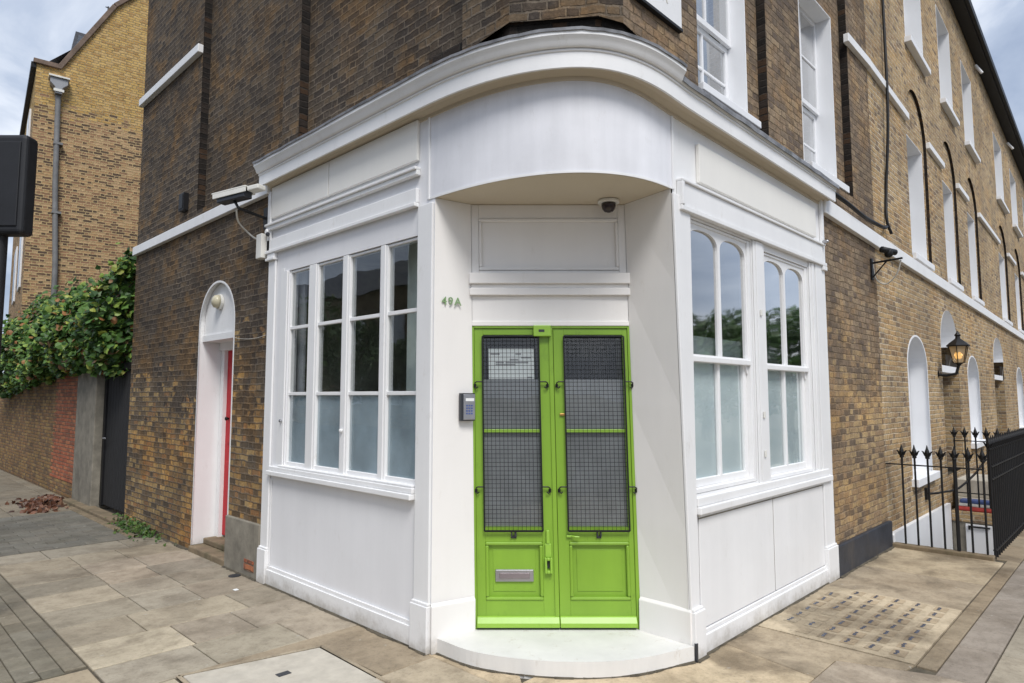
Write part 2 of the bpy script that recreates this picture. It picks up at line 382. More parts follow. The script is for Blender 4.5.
        if autosm: 
            md = ob.modifiers.new('split', 'EDGE_SPLIT'); md.split_angle = R(autosm)
        if bevel:
            md = ob.modifiers.new('bevel', 'BEVEL'); md.width = bevel; md.segments = seg; md.limit_method = 'ANGLE'; md.angle_limit = R(40)
            md.use_clamp_overlap = True
        return ob

def thing(name, label, cat, loc=(0, 0, 0), group=None, kind=None):
    o = bpy.data.objects.new(name, None); col.objects.link(o); o.location = loc; o.empty_display_size = .2
    o['label'] = label; o['category'] = cat
    if group: o['group'] = group
    return o
def tag(o, label, cat=None, group=None, kind=None):
    if label: o['label'] = label
    if cat: o['category'] = cat
    if group: o['group'] = group
    if kind: o['kind'] = kind
    return o
def struct(o, label=None): o['kind'] = 'structure'; o['label'] = label or o.name; return o

def wallpanel(mb, W, outer, holes, d=0, back=None, edge=None):
    """flat wall in facade coordinates, with real holes; each hole (outline, reveal depth)"""
    loops = [[Vector((u, z, 0)) for u, z in outer]] + [[Vector((u, z, 0)) for u, z in h] for h, _ in holes]
    tris = tessellate_polygon(loops); flat = [p_ for l in loops for p_ in l]
    vs = [W(p_.x, p_.y, d) for p_ in flat]
    mb.mesh(vs, [tuple(t) for t in tris])
    for h, dep in holes:
        if not dep: continue
        n = len(h)
        for i in range(n):
            (u0, z0), (u1, z1) = h[i], h[(i + 1) % n]
            mb.poly([W(u0, z0, d), W(u1, z1, d), W(u1, z1, d - dep), W(u0, z0, d - dep)])
    if edge:
        n = len(outer)
        for i in range(n):
            (u0, z0), (u1, z1) = outer[i], outer[(i + 1) % n]
            mb.poly([W(u0, z0, d), W(u1, z1, d), W(u1, z1, d - edge), W(u0, z0, d - edge)])

def rect(u0, u1, z0, z1): return [(u0, z0), (u1, z0), (u1, z1), (u0, z1)]
def archo(u0, u1, z0, zs, zt, n=18):
    """rectangle with a round (elliptical) head: springing zs, crown zt"""
    c = (u0 + u1) / 2; r = (u1 - u0) / 2
    return [(u0, z0), (u1, z0)] + [(c + r * math.cos(math.pi * k / n), zs + (zt - zs) * math.sin(math.pi * k / n)) for k in range(n + 1)]

# ------------------------------------------------------------------ camera, sky, sun
CAM = Vector((-2.815, -2.188, 1.67))
cd = bpy.data.cameras.new('camera'); cam = bpy.data.objects.new('camera', cd); col.objects.link(cam)
cam.location = CAM; cam.rotation_euler = (R(90 + 4.742), 0, math.atan2(-.71846, .69488))
cd.sensor_width = 36; cd.lens = 657 / 1024 * 36; cd.clip_start = .05; cd.clip_end = 3000
sc.camera = cam

SUN_EL, SUN_AZ = 52, 213      # the light comes from behind the viewer and a little to the right
w = bpy.data.worlds.new('World'); sc.world = w; w.use_nodes = True
nt = w.node_tree; nt.nodes.clear(); g = N(nt)
out = g.n('ShaderNodeOutputWorld'); bg = g.n('ShaderNodeBackground')
sky = g.n('ShaderNodeTexSky', sky_type='NISHITA', sun_disc=False)
sky.sun_elevation = R(SUN_EL); sky.sun_rotation = R(SUN_AZ); sky.air_density = 1.2; sky.dust_density = 2.0
tc = g.n('ShaderNodeTexCoord').outputs['Generated']
cl = g.noise(g.scalev(tc, (1, 1, 2.2)), 2.6, 7, .55, .4)
cl2 = g.noise(g.scalev(tc, (1, 1, 2.0)), 1.1, 4, .5)
cloudc = g.ramp(cl, [(.32, (2.6, 3.3, 4.7)), (.50, (4.8, 5.5, 6.8)), (.64, (8.8, 9.2, 9.9))])
skyc = g.mix(.86, sky.outputs[0], cloudc)
g.set(bg.inputs[0], skyc); bg.inputs[1].default_value = .10
nt.links.new(bg.outputs[0], out.inputs[0])
sd = bpy.data.lights.new('sun', 'SUN'); sd.energy = 2.4; sd.angle = R(22); sd.color = (1, .97, .93)
so = bpy.data.objects.new('sun', sd); col.objects.link(so)
az = R(SUN_AZ); d_ = Vector((-math.sin(az) * math.cos(R(SUN_EL)) * -1, math.cos(az) * math.cos(R(SUN_EL)), math.sin(R(SUN_EL))))
so.rotation_euler = d_.to_track_quat('Z', 'Y').to_euler()
so.location = (0, -10, 20)

# ================================================================== GROUND
# ------- one sheet to the horizon, with the hole of the basement area
gx = [-900, 5.56, 8.44, 11.9, 900]; 
mb = MB()
AX0, AX1, AY0 = 5.56, 13.2, -.93
for (x0, x1, y0, y1) in [(-900, AX0, -900, 900), (AX1, 900, -900, 900), (AX0, AX1, -900, AY0), (AX0, AX1, .4, 900)]:
    mb.poly([(x0, y0, -.014), (x1, y0, -.014), (x1, y1, -.014), (x0, y1, -.014)])
struct(mb.build('ground', 'soil'), 'bare earth under the paving')
# roads run outside the frame, along both streets
mb = MB(); mb.box(-60, -3.75, -60, 60, -.20, -.006)
struct(mb.build('road', 'asphalt'), 'asphalt road')

def slab(mb, pts, tone, gap=.0045, top=0.0, th=.05):
    """paving slab with slightly rounded arris"""
    c = Vector((sum(p_[0] for p_ in pts) / len(pts), sum(p_[1] for p_ in pts) / len(pts), 0)); n = len(pts)
    def ins(d):
        r_ = []
        for i in range(n):
            p0, p1, p2 = (Vector((*pts[(i + k) % n], 0)) for k in (-1, 0, 1))
            a = (p1 - p0).normalized(); b_ = (p2 - p1).normalized()
            na = Vector((-a.y, a.x, 0)); nb = Vector((-b_.y, b_.x, 0))
            q = (na + nb); q /= max(.3, q.length_squared / 2)
            if (c - p1).dot(q) < 0: q = -q
            r_.append(p1 + q * d)
        return r_
    tl = (random.uniform(-.0015, .0015), random.uniform(-.0015, .0015))
    def zz(q, z): return z + tl[0] * (q.x - c.x) + tl[1] * (q.y - c.y)
    A = ins(gap); B = ins(gap + .005)
    vs = [(q.x, q.y, -.04) for q in A] + [(q.x, q.y, zz(q, top - .005)) for q in A] + [(q.x, q.y, zz(q, top)) for q in B]
    fs = [(i, (i + 1) % n, n + (i + 1) % n, n + i) for i in range(n)] + [(n + i, n + (i + 1) % n, 2 * n + (i + 1) % n, 2 * n + i) for i in range(n)] + [tuple(2 * n + i for i in range(n))]
    mb.cur = tone; mb.mesh(vs, fs)
def tint(c, a=.12):
    k = random.uniform(1 - a, 1 + a); j = random.uniform(-.02, .02)
    return tuple(max(.01, x * k * (1 + (j if i == 0 else -j if i == 2 else 0))) for i, x in enumerate(c))

YORK = (.40, .345, .255); YORKP = (.50, .435, .32); YORKG = (.37, .325, .25); PINK = (.41, .345, .26)
mb = MB()
rows = [2.08, 2.55, 3.05, 3.53, 4.05, 4.55, 5.02, 5.50, 6.02, 6.52]
for i in range(len(rows) - 1):
    y0, y1 = rows[i], rows[i + 1]
    xs = [-1.60, -1.14 if i % 2 == 0 else -.99, -.56 if i % 2 else -.40, 0.0 if i > 1 else -.02]
    if i in (4, 6): xs = [-1.60, -1.0, -.53, 0]
    if i == 0: xs = [-1.60, -1.02, -.42, -.02]
    for k in range(len(xs) - 1):
        c = random.choice([YORK, YORK, YORKG, PINK])
        if i == 1 and k == 0: c = YORKP
        if i == 3 and k == 0: c = (.34, .295, .22)
        if i == 5 and k == 0: c = (.32, .28, .21)
        if i == 8: c = YORKG
        if k == 2 and i > 1: c = tuple(x * .86 for x in c)
        sk = .05 if i else 0
        slab(mb, [(xs[k], y0 - sk * (xs[k] + .8) * .3), (xs[k + 1], y0 - sk * (xs[k + 1] + .8) * .3), (xs[k + 1], y1 - sk * (xs[k + 1] + .8) * .3), (xs[k], y1 - sk * (xs[k] + .8) * .3)], tint(c, .10))
# slabs towards and behind the viewer
for i, (y0, y1) in enumerate([(-4.4, -3.8), (-3.8, -3.2), (-3.2, -2.6), (-2.6, -2.0), (-2.0, -1.4)]):
    x = -3.3 + (.4 if i % 2 else 0)
    while x < 26:
        x1 = x + random.choice([.6, .75, .9]); slab(mb, [(x, y0), (x1, y0), (x1, y1), (x, y1)], tint(random.choice([YORK, YORKG]), .12)); x = x1
for i, (y0, y1) in enumerate([(-1.4, -.75), (-.75, -.1), (-.1, .55), (.55, 1.22), (1.22, 2.04)]):
    x = -3.3 + (.35 if i % 2 else 0)
    lim = -.02 if y0 > .5 else .1
    while x < lim - .05:
        x1 = min(x + .8, lim)
        if lim - x1 < .3: x1 = lim
        if not (y0 >= 1.2 and x1 > -1.25):
            slab(mb, [(x, y0), (x1, y0), (x1, y1), (x, y1)], tint((.50, .41, .29), .06), gap=.003)
        x = x1
slab(mb, [(-1.62, 1.22), (-1.29, 1.22), (-1.29, 2.07), (-1.62, 2.07)], tint(YORKP, .05))
slab(mb, [(-.41, 1.22), (-.02, 1.22), (-.02, 2.075), (-1.27, 2.09), (-.425, 1.905)], (.36, .29, .20), gap=.002)
# pale edging slab beside the blocks
slab(mb, [(-2.5, 2.08), (-1.61, 2.08), (-1.61, 2.60), (-2.5, 2.62)], (.42, .345, .24))
# grey slabs of the right-hand footway, beyond the stained strip
for i, (y0, y1) in enumerate([(-1.4, -1.16)]):
    x = 1.9
    while x < 26:
        x1 = x + random.choice([.65, .8]); slab(mb, [(x, y0), (x1, y0), (x1, y1), (x, y1)], tint((.30, .26, .215), .1)); x = x1
struct(mb.build('pavement', 'slab'), 'pavement of staggered york stone slabs')

# stained concrete round the step and along the right facade
mb = MB()
T1 = (.62, .50, .335); T2 = (.26, .205, .145)
for pts, c in [([(.1, -.1), (.95, -.66), (.95, -1.4), (.1, -1.4)], T1),
               ([(.1, -.1), (.1, .55), (.9, .55), (1.5, .0), (1.5, -.02), (1.36, -.66), (.95, -.66)], T1),
               ([(.95, -.66), (1.36, -.66), (1.72, -.66), (1.9, -1.16), (1.9, -1.4), (.95, -1.4)], (.45, .375, .285)),
               ([(1.36, -.66), (1.5, -.0), (1.98, -.0), (1.98, -1.04), (1.86, -1.02), (1.72, -.66)], (.46, .375, .26)),
               ([(3.42, 0), (4.4, 0), (4.4, -1.04), (3.42, -1.04)], (.42, .345, .245)),
               ([(4.4, 0), (5.48, 0), (5.48, -1.04), (4.4, -1.04)], (.50, .41, .28)),
               ([(-.02, 2.04), (-.02, .55), (.1, .55), (.4, .9), (.4, 2.04)], T1)]:
    slab(mb, pts, c, gap=.003)
x = 1.98
while x < 25:
    x1 = x + random.uniform(.55, .9); slab(mb, [(x, -1.16), (x1, -1.16), (x1, -1.045 if x < 5 else -.94), (x, -1.045 if x < 5 else -.94)], tint((.33, .265, .18), .1), gap=.004); x = x1
struct(mb.build('footpath', 'tread'), 'stained concrete footpath beside the shopfront')

# dark block paving on the far left
mb = MB()
x = -1.607; k = 0
while x > -3.6:
    y = 2.66 + (.09 if k % 2 else 0) - (.0 if k else 0)
    if k % 2: slab(mb, [(x - .118, 2.62), (x, 2.62), (x, y), (x - .118, y)], tint((.21, .19, .14), .12), gap=.004)
    while y < 9:
        slab(mb, [(x - .118, y), (x, y), (x, y + .235), (x - .118, y + .235)], tint((.23, .205, .155), .14), gap=.003); y += .235
    x -= .118; k += 1
x0 = -1.6
yy = 6.56; k = 0
while yy < 9.2:
    x = -1.6 - (.15 if k % 2 else 0)
    while x < -.12:
        x1 = min(x + .30, -.12)
        if x1 > -1.6: slab(mb, [(max(x, -1.6), yy), (x1, yy), (x1, yy + .15), (max(x, -1.6), yy + .15)], tint((.165, .155, .13), .12), gap=.003)
        x = x1
    yy += .15; k += 1
struct(mb.build('driveway', 'setts'), 'dark grey block paving')
mb = MB(); random.seed(11)
yy = 9.25
while yy < 40:
    x = -1.7
    while x < -.1:
        x1 = min(x + .75, -.02); slab(mb, [(x, yy), (x1, yy), (x1, yy + .6), (x, yy + .6)], tint((.23, .20, .15), .12)); x = x1
    yy += .6
o = mb.build('path', 'slab'); struct(o, 'pale slabs of the further path')
# mossy stone threshold under the gate
mb = MB(); mb.box(-.16, .02, 7.72, 10.3, -.03, .045); mb.box(-.26, -.165, 6.6, 10.2, -.03, .012)
struct(mb.build('kerb', 'stone_edge', bevel=.012), 'stone edging at the foot of the gate')

# pale concrete inspection cover
mb = MB(); pts = [(-1.255, 2.07), (-.445, 1.885), (-.46, 1.10), (-1.27, 1.12)]
slab(mb, pts, (1, 1, 1), gap=.006, top=.003)
o = mb.build('inspection_cover', 'concrete', loc=(-.85, 1.6, 0)); tag(o, 'pale concrete inspection cover set in the pavement before the white shopfront', 'manhole cover')
m2 = MB(); m2.box(-.86, -.78, 1.63, 1.68, .0, .0055); m2.build('lifting_slot', 'dark_p', o)
m2 = MB()
for (a_, b_) in [((-1.27, 2.085), (-.43, 1.895)), ((-.43, 1.895), (-.447, 1.10)), ((-1.27, 2.085), (-1.285, 1.12))]:
    A = Vector((*a_, .0)); B = Vector((*b_, .0)); t = (B - A).normalized(); nn = Vector((-t.y, t.x, 0)) * .012; m2.cur = (.42, .35, .25)
    m2.prism([tuple(A - nn), tuple(B - nn), tuple(B + nn), tuple(A + nn)], (0, 0, .004))
m2.build('rim', M['tread'], o)

# pavement lights: concrete grid with small glass lenses
t = thing('pavement_light', 'rectangular concrete pavement light with rows of small dark glass lenses', 'pavement light', (2.7, -.55, 0))
mb = MB(); X0, X1, Y0, Y1 = 1.985, 3.42, -1.04, -.0
mb.cur = (.56, .465, .325); mb.box(X0, X1, Y0, Y1, -.04, .003); Y1 = -.07
mb.build('slab', 'tread', t)
lens = MB(); cup = MB(); random.seed(3)
nx, ny = 8, 6
for i in range(nx):
    for j in range(ny):
        if (i, j) in ((7, 5), (0, 5)): continue
        cx_ = X0 + .13 + (X1 - X0 - .22) * i / (nx - 1); cy_ = Y0 + .12 + (Y1 - Y0 - .22) * j / (ny - 1)
        faded = j > 3 and i < 4
        hw, hh = .062, .045
        cup.cur = tint((.44, .35, .235) if not faded else (.52, .43, .30), .12); cup.poly([(cx_ - hw, cy_ - hh, .0052), (cx_ + hw, cy_ - hh, .0052), (cx_ + hw, cy_ + hh, .0052), (cx_ - hw, cy_ + hh, .0052)])
        if faded and random.random() < .5: continue
        for q in range(3):
            xx = cx_ - .042 + q * .030
            lens.lathe([(.004, 0), (.012, 0), (.012, .003), (.006, .0045)], (xx + .012 + random.uniform(-.003, .003), cy_ + random.uniform(-.004, .004) + .012, .0054), n=8)
cup.build('recess', 'tread', t); lens.build('glass_lens', plain('blue-grey glass lens', (.075, .085, .115), .2, bump=0), t)

# ================================================================== CORNER BUILDING
B = thing('corner_building', 'dark brick corner building with a white painted shopfront and curved cornice', 'building')
# --- brick walls
OUTL = [(3.703, -.05), (7.72, -.05), (7.72, 9.6), (.56, 9.6), (.56, 4.00), (1.05, 3.955), (1.36, 3.93), (1.36, 3.625), (3.703, 3.625)]
mb = MB()
hd = archo(4.45, 5.38, -.2, 2.44, 2.90)
recL1 = rect(1.0, 3.235, 3.80, 9.0); recL2 = rect(3.55, 5.60, 3.80, 9.0)
wallpanel(mb, Lw, OUTL, [(hd, 0), (recL1, 0), (recL2, 0)])
wallpanel(mb, Lw, recL1, [], -.09); wallpanel(mb, Lw, recL2, [], -.09)
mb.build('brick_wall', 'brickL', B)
mb = MB()
OUTR = [(3.735, -.05), (5.50, -.05), (5.50, 9.6), (.43, 9.6), (.43, 3.95), (.99, 3.88), (.99, 3.605), (3.735, 3.605)]
W1 = (1.45, 2.35, 3.93, 5.86); W2 = (3.58, 4.52, 3.90, 5.78)
rec1 = rect(1.36, 2.575, 3.82, 9.0); rec2 = rect(3.35, 4.78, 3.82, 9.0)
wallpanel(mb, Rw, OUTR, [(rec1, 0), (rec2, 0)])
wallpanel(mb, Rw, rec1, [(rect(*W1), 0), (rect(W1[0], W1[1], 6.9, 8.4), 0)], -.08)
wallpanel(mb, Rw, rec2, [(rect(*W2), 0), (rect(W2[0], W2[1], 6.9, 8.4), 0)], -.08)
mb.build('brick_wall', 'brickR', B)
mb = MB()
mb.poly([(0, .56, 4.00), (.31, .10, 3.985), (.31, .10, 9.6), (0, .56, 9.6)], uv=[(0, 4.00), (.63, 3.985), (.63, 9.6), (0, 9.6)])
mb.poly([(.31, .10, 3.985), (.43, 0, 3.95), (.43, 0, 9.6), (.31, .10, 9.6)], uv=[(.63, 3.985), (.79, 3.95), (.79, 9.6), (.63, 9.6)])
mb.build('brick_wall', 'brickL', B)
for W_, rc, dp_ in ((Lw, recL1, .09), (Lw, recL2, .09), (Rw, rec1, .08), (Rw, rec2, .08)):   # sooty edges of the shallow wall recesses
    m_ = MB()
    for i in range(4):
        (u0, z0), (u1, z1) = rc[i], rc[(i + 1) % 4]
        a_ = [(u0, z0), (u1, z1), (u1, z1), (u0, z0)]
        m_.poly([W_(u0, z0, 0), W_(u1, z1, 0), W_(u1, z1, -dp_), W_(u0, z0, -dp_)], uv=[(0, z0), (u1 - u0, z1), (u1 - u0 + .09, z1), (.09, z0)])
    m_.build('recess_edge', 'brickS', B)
# end walls and roof
mb = MB(); mb.poly([(0, 7.72, -.05), (6, 7.72, -.05), (6, 7.72, 9.6), (0, 7.72, 9.6)]); mb.build('end_wall', 'brickL', B)
mb = MB(); mb.prism([(0, .56, 9.3), (.31, .1, 9.3), (.43, 0, 9.3), (5.5, 0, 9.3), (5.5, 7.72, 9.3), (0, 7.72, 9.3)], (0, 0, .05)); mb.build('roof', 'slate', B)

# --- string courses
def course(u0, u1, z0, z1, W, pr=.035, z0b=None, z1b=None):
    m_ = MB(); z0b = z0 if z0b is None else z0b; z1b = z1 if z1b is None else z1b
    a = [W(u0, z0, pr), W(u1, z0b, pr), W(u1, z1b, pr), W(u0, z1, pr)]
    off = Vector(W(0, 0, -.005)) - Vector(W(0, 0, pr))
    m_.prism(a, tuple(off)); return m_.build('string_course', 'white', B, bevel=.006)
course(3.72, 7.735, 3.585, 3.70, Lw, .05); course(5.60, 7.735, 5.70, 5.80, Lw, .06)
course(3.74, 5.495, 3.43, 3.585, Rw, .05, 3.375, 3.53)
course(4.68, 5.495, 5.535, 5.63, Rw, .05)
# dark band filling the gap at the foot of the chamfered brick corner
mb = MB(); mb.sweep([(.0, 1.36, -1, 0), (.02, .58, -.94, -.33), (.32, .13, -.6, -.8), (.46, .02, -.3, -.95), (.99, .01, 0, -1)], [(-.03, 3.87), (-.006, 3.87), (-.006, 4.06), (-.03, 4.06)])
mb.build('dark_band', 'brickS', B)

# --- path of the fascia: left face, quarter curve, right face
EX, EY = .97, 1.33
def corner_path(n=30, ex=2.6):
    pts = []
    for k in range(n + 1):
        a = HALF * k / n
        x = EX * (1 - math.cos(a) ** (2 / ex) if a < HALF else 1) if False else EX - EX * max(0, math.cos(a)) ** (2 / ex)
        y = EY - EY * max(0, math.sin(a)) ** (2 / ex)
        pts.append((x, y))
    out_ = []
    for i, (x, y) in enumerate(pts):
        p0 = pts[max(0, i - 1)]; p1 = pts[min(n, i + 1)]
        tx, ty = p1[0] - p0[0], p1[1] - p0[1]; l = math.hypot(tx, ty); nx_, ny_ = ty / l, -tx / l
        if nx_ + ny_ > 0: nx_, ny_ = -nx_, -ny_
        out_.append((x, y, nx_, ny_))
    out_[0] = (0, EY, -1, 0); out_[-1] = (EX, 0, 0, -1)
    return out_
CP = corner_path()
mb = MB(); mb.sweep(CP, [(-.05, 3.035), (0, 3.035), (0.0, 3.72), (-.05, 3.72)])
o = mb.build('fascia', 'drum', B, smooth=True, autosm=40); o['label'] = 'curved white fascia over the green door'
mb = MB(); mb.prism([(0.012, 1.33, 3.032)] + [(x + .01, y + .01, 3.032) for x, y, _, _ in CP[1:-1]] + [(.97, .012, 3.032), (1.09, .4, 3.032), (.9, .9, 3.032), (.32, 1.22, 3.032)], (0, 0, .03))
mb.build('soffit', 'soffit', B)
# thin bead under the fascia edge
mb = MB(); mb.sweep(CP, [(.0015, 3.03), (.006, 3.03), (.006, 3.045), (.0015, 3.045)]); mb.build('bead', 'white', B, smooth=True, autosm=40)
# vertical joints where the fascia meets the flats
mb = MB(); mb.fbox(Lw, 1.325, 1.345, 3.03, 3.62, 0, .012); mb.build('cover_strip', 'white', B, bevel=.003)
mb = MB(); mb.fbox(Rw, .965, .985, 3.03, 3.53, 0, .012); mb.build('cover_strip', 'white', B, bevel=.003)

# --- cornice (classical profile) round the whole corner
LP = [(0, 3.735, -1, 0), (0, 3.2, -1, 0), (0, 2.4, -1, 0), (0, 1.8, -1, 0)] + CP
RPX = [(1.10, 0, 0, -1), (1.6, 0, 0, -1), (2.2, 0, 0, -1), (2.8, 0, 0, -1), (3.3, 0, 0, -1), (3.80, 0, 0, -1)]
def fall(x, y):            # the cornice drops a little as it turns on to the right-hand street
    t_ = max(0, min(1, (x - .25) / .75)); return -.085 * t_ * t_ * (3 - 2 * t_) - .008 * max(0, x - 1)
def sweepf(path, prof_, name, mat, sm=28, amp=0):
    m_ = MB(); vs = []; fs = []; n = len(prof_)
    for (x, y, nx_, ny_) in path:
        dz = random.uniform(-amp, amp)
        for (o_, z) in prof_:
            oo = o_ + (random.uniform(-.5, .5) * amp if amp else 0)
            px_, py_ = x + nx_ * oo, y + ny_ * oo
            vs.append((px_, py_, z + fall(x, y) + dz))
    for i in range(len(path) - 1):
        for k in range(n): fs.append((i * n + k, i * n + (k + 1) % n, (i + 1) * n + (k + 1) % n, (i + 1) * n + k))
    fs += [tuple(range(n))[::-1], tuple(range((len(path) - 1) * n, len(path) * n))]
    m_.mesh(vs, fs); return m_.build(name, mat, B, smooth=True, autosm=sm)
random.seed(5)
def jit(path):
    r_ = []
    for i in range(len(path) - 1):
        a, b_ = path[i], path[i + 1]; L_ = math.hypot(a[0] - b_[0], a[1] - b_[1]); k = max(1, int(L_ / .12))
        for j in range(k): f = j / k; r_.append(tuple(a[q] * (1 - f) + b_[q] * f for q in range(4)))
    return r_ + [path[-1]]
sweepf(LP + RPX, [(-.02, 3.615), (.010, 3.615), (.010, 3.640), (.022, 3.646), (.036, 3.657), (.044, 3.664), (.108, 3.664), (.108, 3.70), (-.02, 3.70)], 'bed_moulding', 'soffit')  # cornice underside, with warm bounced light painted into its colour
sweepf(LP + RPX, [(-.02, 3.701), (.108, 3.701), (.108, 3.640), (.124, 3.640), (.124, 3.735), (.132, 3.740), (.132, 3.752), (-.02, 3.755)], 'cornice', 'white')
CEND = [q for q in CP if q[0] < .93]
sweepf(LP[:4] + CEND, [(-.02, 3.756), (.138, 3.756), (.148, 3.759), (.155, 3.768), (.160, 3.782), (.170, 3.800), (.180, 3.812), (.182, 3.815), (.182, 3.846), (-.02, 3.87)], 'crown_moulding', 'white')
sweepf([CEND[-1]] + [q for q in CP if q[0] >= .93] + RPX, [(-.02, 3.756), (.134, 3.756), (.142, 3.768), (.142, 3.775), (-.02, 3.79)], 'crown_moulding', 'white')
def thick(x): return 0
sweepf(jit(LP[:4] + CEND), [(-.02, 3.872), (.183, 3.848), (.186, 3.845), (.186, 3.836), (.191, 3.836), (.192, 3.854), (.06, 3.900), (-.02, 3.92)], 'lead_flashing', 'lead', 50, .004)
sweepf(jit([CEND[-1]] + [q for q in CP if q[0] >= .93] + RPX[:-1] + [(3.82, 0, 0, -1)]), [(-.02, 3.795), (.142, 3.778), (.150, 3.775), (.150, 3.765), (.156, 3.765), (.158, 3.80), (.06, 3.885), (-.02, 3.90)], 'lead_flashing', 'lead', 50, .004)

# --- shopfront background walls (timber framing between bays)
mb = MB()
# left bay: plain backing above window head, beside and below
wallpanel(mb, Lw, [(1.27, 0), (3.70, 0), (3.70, 3.62), (1.33, 3.62), (1.33, 3.035), (1.27, 3.035)], [(rect(1.46, 3.33, 1.05, 2.80), .09)])
mb.fbox(Lw, 3.66, 3.70, 0, 3.62, -.09, -.002)
o = mb.build('shopfront', 'white_l', B); o['label'] = 'white painted shopfront facing the side street'
mb = MB()
wallpanel(mb, Rw, [(1.075, 0), (3.73, 0), (3.73, 3.60), (.97, 3.60), (.97, 3.0)], [(rect(1.175, 2.15, 1.02, 2.885), .09), (rect(2.375, 3.345, 1.0, 2.845), .09)])
mb.fbox(Rw, 3.69, 3.73, 0, 3.54, -.09, -.002)
o = mb.build('shopfront', 'white', B); o['label'] = 'white painted shopfront facing the railings'

# --- architraves and mouldings
def strip(W, u0, u1, z0, z1, d, mat='white', name='moulding', bev=.004, d0=.002):
    m_ = MB(); m_.fbox(W, u0, u1, z0, z1, d0, d); return m_.build(name, mat, B, bevel=bev)
# left
mb = MB(); mb.fbox(Lw, 1.445, 3.74, 3.03, 3.135, .002, .03); mb.fbox(Lw, 1.445, 3.745, 3.00, 3.03, .002, .045); mb.fbox(Lw, 1.43, 3.745, 3.225, 3.262, .002, .04); mb.fbox(Lw, 1.43, 3.745, 3.262, 3.285, .002, .055)
mb.build('architrave', 'white', B, bevel=.005)
for (a_, b_) in [(1.445, 2.636), (2.648, 3.665)]:
    o = MB().fbox(Lw, a_, b_, 3.335, 3.63, .002, .028).build('sign_panel', 'cream', B, bevel=.004)
MB().fbox(Lw, 2.634, 2.652, 3.345, 3.60, .001, .012).build('joint', 'dark_p', B)
# right
mb = MB(); mb.fbox(Rw, 1.02, 3.735, 2.90, 2.935, .002, .045); mb.fbox(Rw, 1.02, 3.70, 3.095, 3.115, .002, .05); mb.fbox(Rw, 1.02, 1.05, 2.935, 3.095, .002, .05); mb.fbox(Rw, 1.05, 3.66, 2.936, 3.094, .002, .034)
mb.build('architrave', 'white', B, bevel=.005)
o = MB().fbox(Rw, 1.29, 3.52, 3.150, 3.425, .002, .03).build('sign_panel', 'cream', B, bevel=.004)
# --- pilasters with plinths
def pil(W, u0, u1, zt, d=.022, pl=True, lean=0.0):
    m_ = MB()
    a = [W(u0 - lean, 0, 0), W(u1, 0, 0), W(u1, zt, 0), W(u0, zt, 0)]
    fr = [W(u0 + lean, .30, d), W(u1, .30, d), W(u1, zt, d), W(u0, zt, d)]
    m_.fbox(W, u0, u1, .30, zt, .002, d)
    if pl:
        m_.fbox(W, u0 - .008, u1 + .012, 0, .300, .002, d + .022)
        m_.fbox(W, u0 - .004, u1 + .006, .3005, .318, .002, d + .012)
    return m_.build('pilaster', 'white', B, bevel=.005)
pil(Lw, 1.275, 1.435, 3.0); o = pil(Lw, 3.565, 3.70, 2.93)
# tapering pilaster beside the door on the right
mb = MB()
def qx(z): return 1.082 - .135 * z / 3.0
vs = []
for z in (0.30, 3.0):
    for (u, d) in ((qx(z), .002), (1.165, .002), (1.165, .022), (qx(z), .022)): vs.append(Rw(u, z, d))
mb.mesh(vs, [(0, 1, 2, 3), (4, 5, 6, 7), (0, 1, 5, 4), (1, 2, 6, 5), (2, 3, 7, 6), (3, 0, 4, 7)])
mb.fbox(Rw, 1.068, 1.205, 0, .30, .002, .046); mb.fbox(Rw, 1.070, 1.195, .3005, .318, .002, .036)
mb.build('pilaster', 'white', B, bevel=.005)
pil(Rw, 3.49, 3.73, 2.90)
# console at the far left pilaster head
mb = MB(); mb.fbox(Lw, 3.555, 3.72, 2.93, 2.955, .002, .05); mb.fbox(Lw, 3.565, 3.71, 2.9555, 3.0, .002, .035); mb.fbox(Lw, 3.68, 3.735, 3.0, 3.60, .002, .03)
mb.lathe([(.02, -.012), (.03, 0), (.02, .012)], Lw(3.70, 3.21, .05), axis=0, n=10); mb.build('console', 'white', B, bevel=.004)
mb = MB(); mb.fbox(Rw, 3.68, 3.735, 2.935, 3.55, .002, .03); mb.fbox(Rw, 3.64, 3.74, 2.86, 2.9, .022, .045); mb.build('console', 'white', B, bevel=.004)
MB().lathe([(.008, 0), (.016, .01), (.016, .05), (.01, .055)], Rw(3.66, 3.13, .09), axis=1, n=10).build('fixing', 'steel', B)
MB().lathe([(.008, 0), (.02, .01), (.02, .03), (.012, .035)], Lw(3.665, 3.18, .075), axis=0, n=10).build('fixing', 'dark_p', B)

# --- stall risers: panel, moulded skirting
mb = MB(); mb.fbox(Lw, 1.448, 3.55, 0, .135, .002, .030); mb.fbox(Lw, 1.448, 3.55, .1352, .165, .002, .018); mb.fbox(Lw, 3.535, 3.56, .166, .93, .002, .010)
mb.build('skirting', 'white', B, bevel=.006)
mb = MB(); mb.fbox(Rw, 1.208, 3.70, 0, .125, .002, .030); mb.fbox(Rw, 1.208, 3.70, .1252, .155, .002, .018)
mb.build('skirting', 'white', B, bevel=.006)
mb = MB(); mb.fbox(Rw, 1.21, 2.385, .16, .878, .002, .010); mb.build('stall_riser', 'white', B, bevel=.004)
mb = MB(); mb.fbox(Rw, 2.400, 3.48, .16, .878, .002, .010); mb.build('stall_riser', 'white', B, bevel=.004)
MB().fbox(Rw, 2.3855, 2.3995, .16, .86, .001, .004).build('joint', 'greyrender', B)

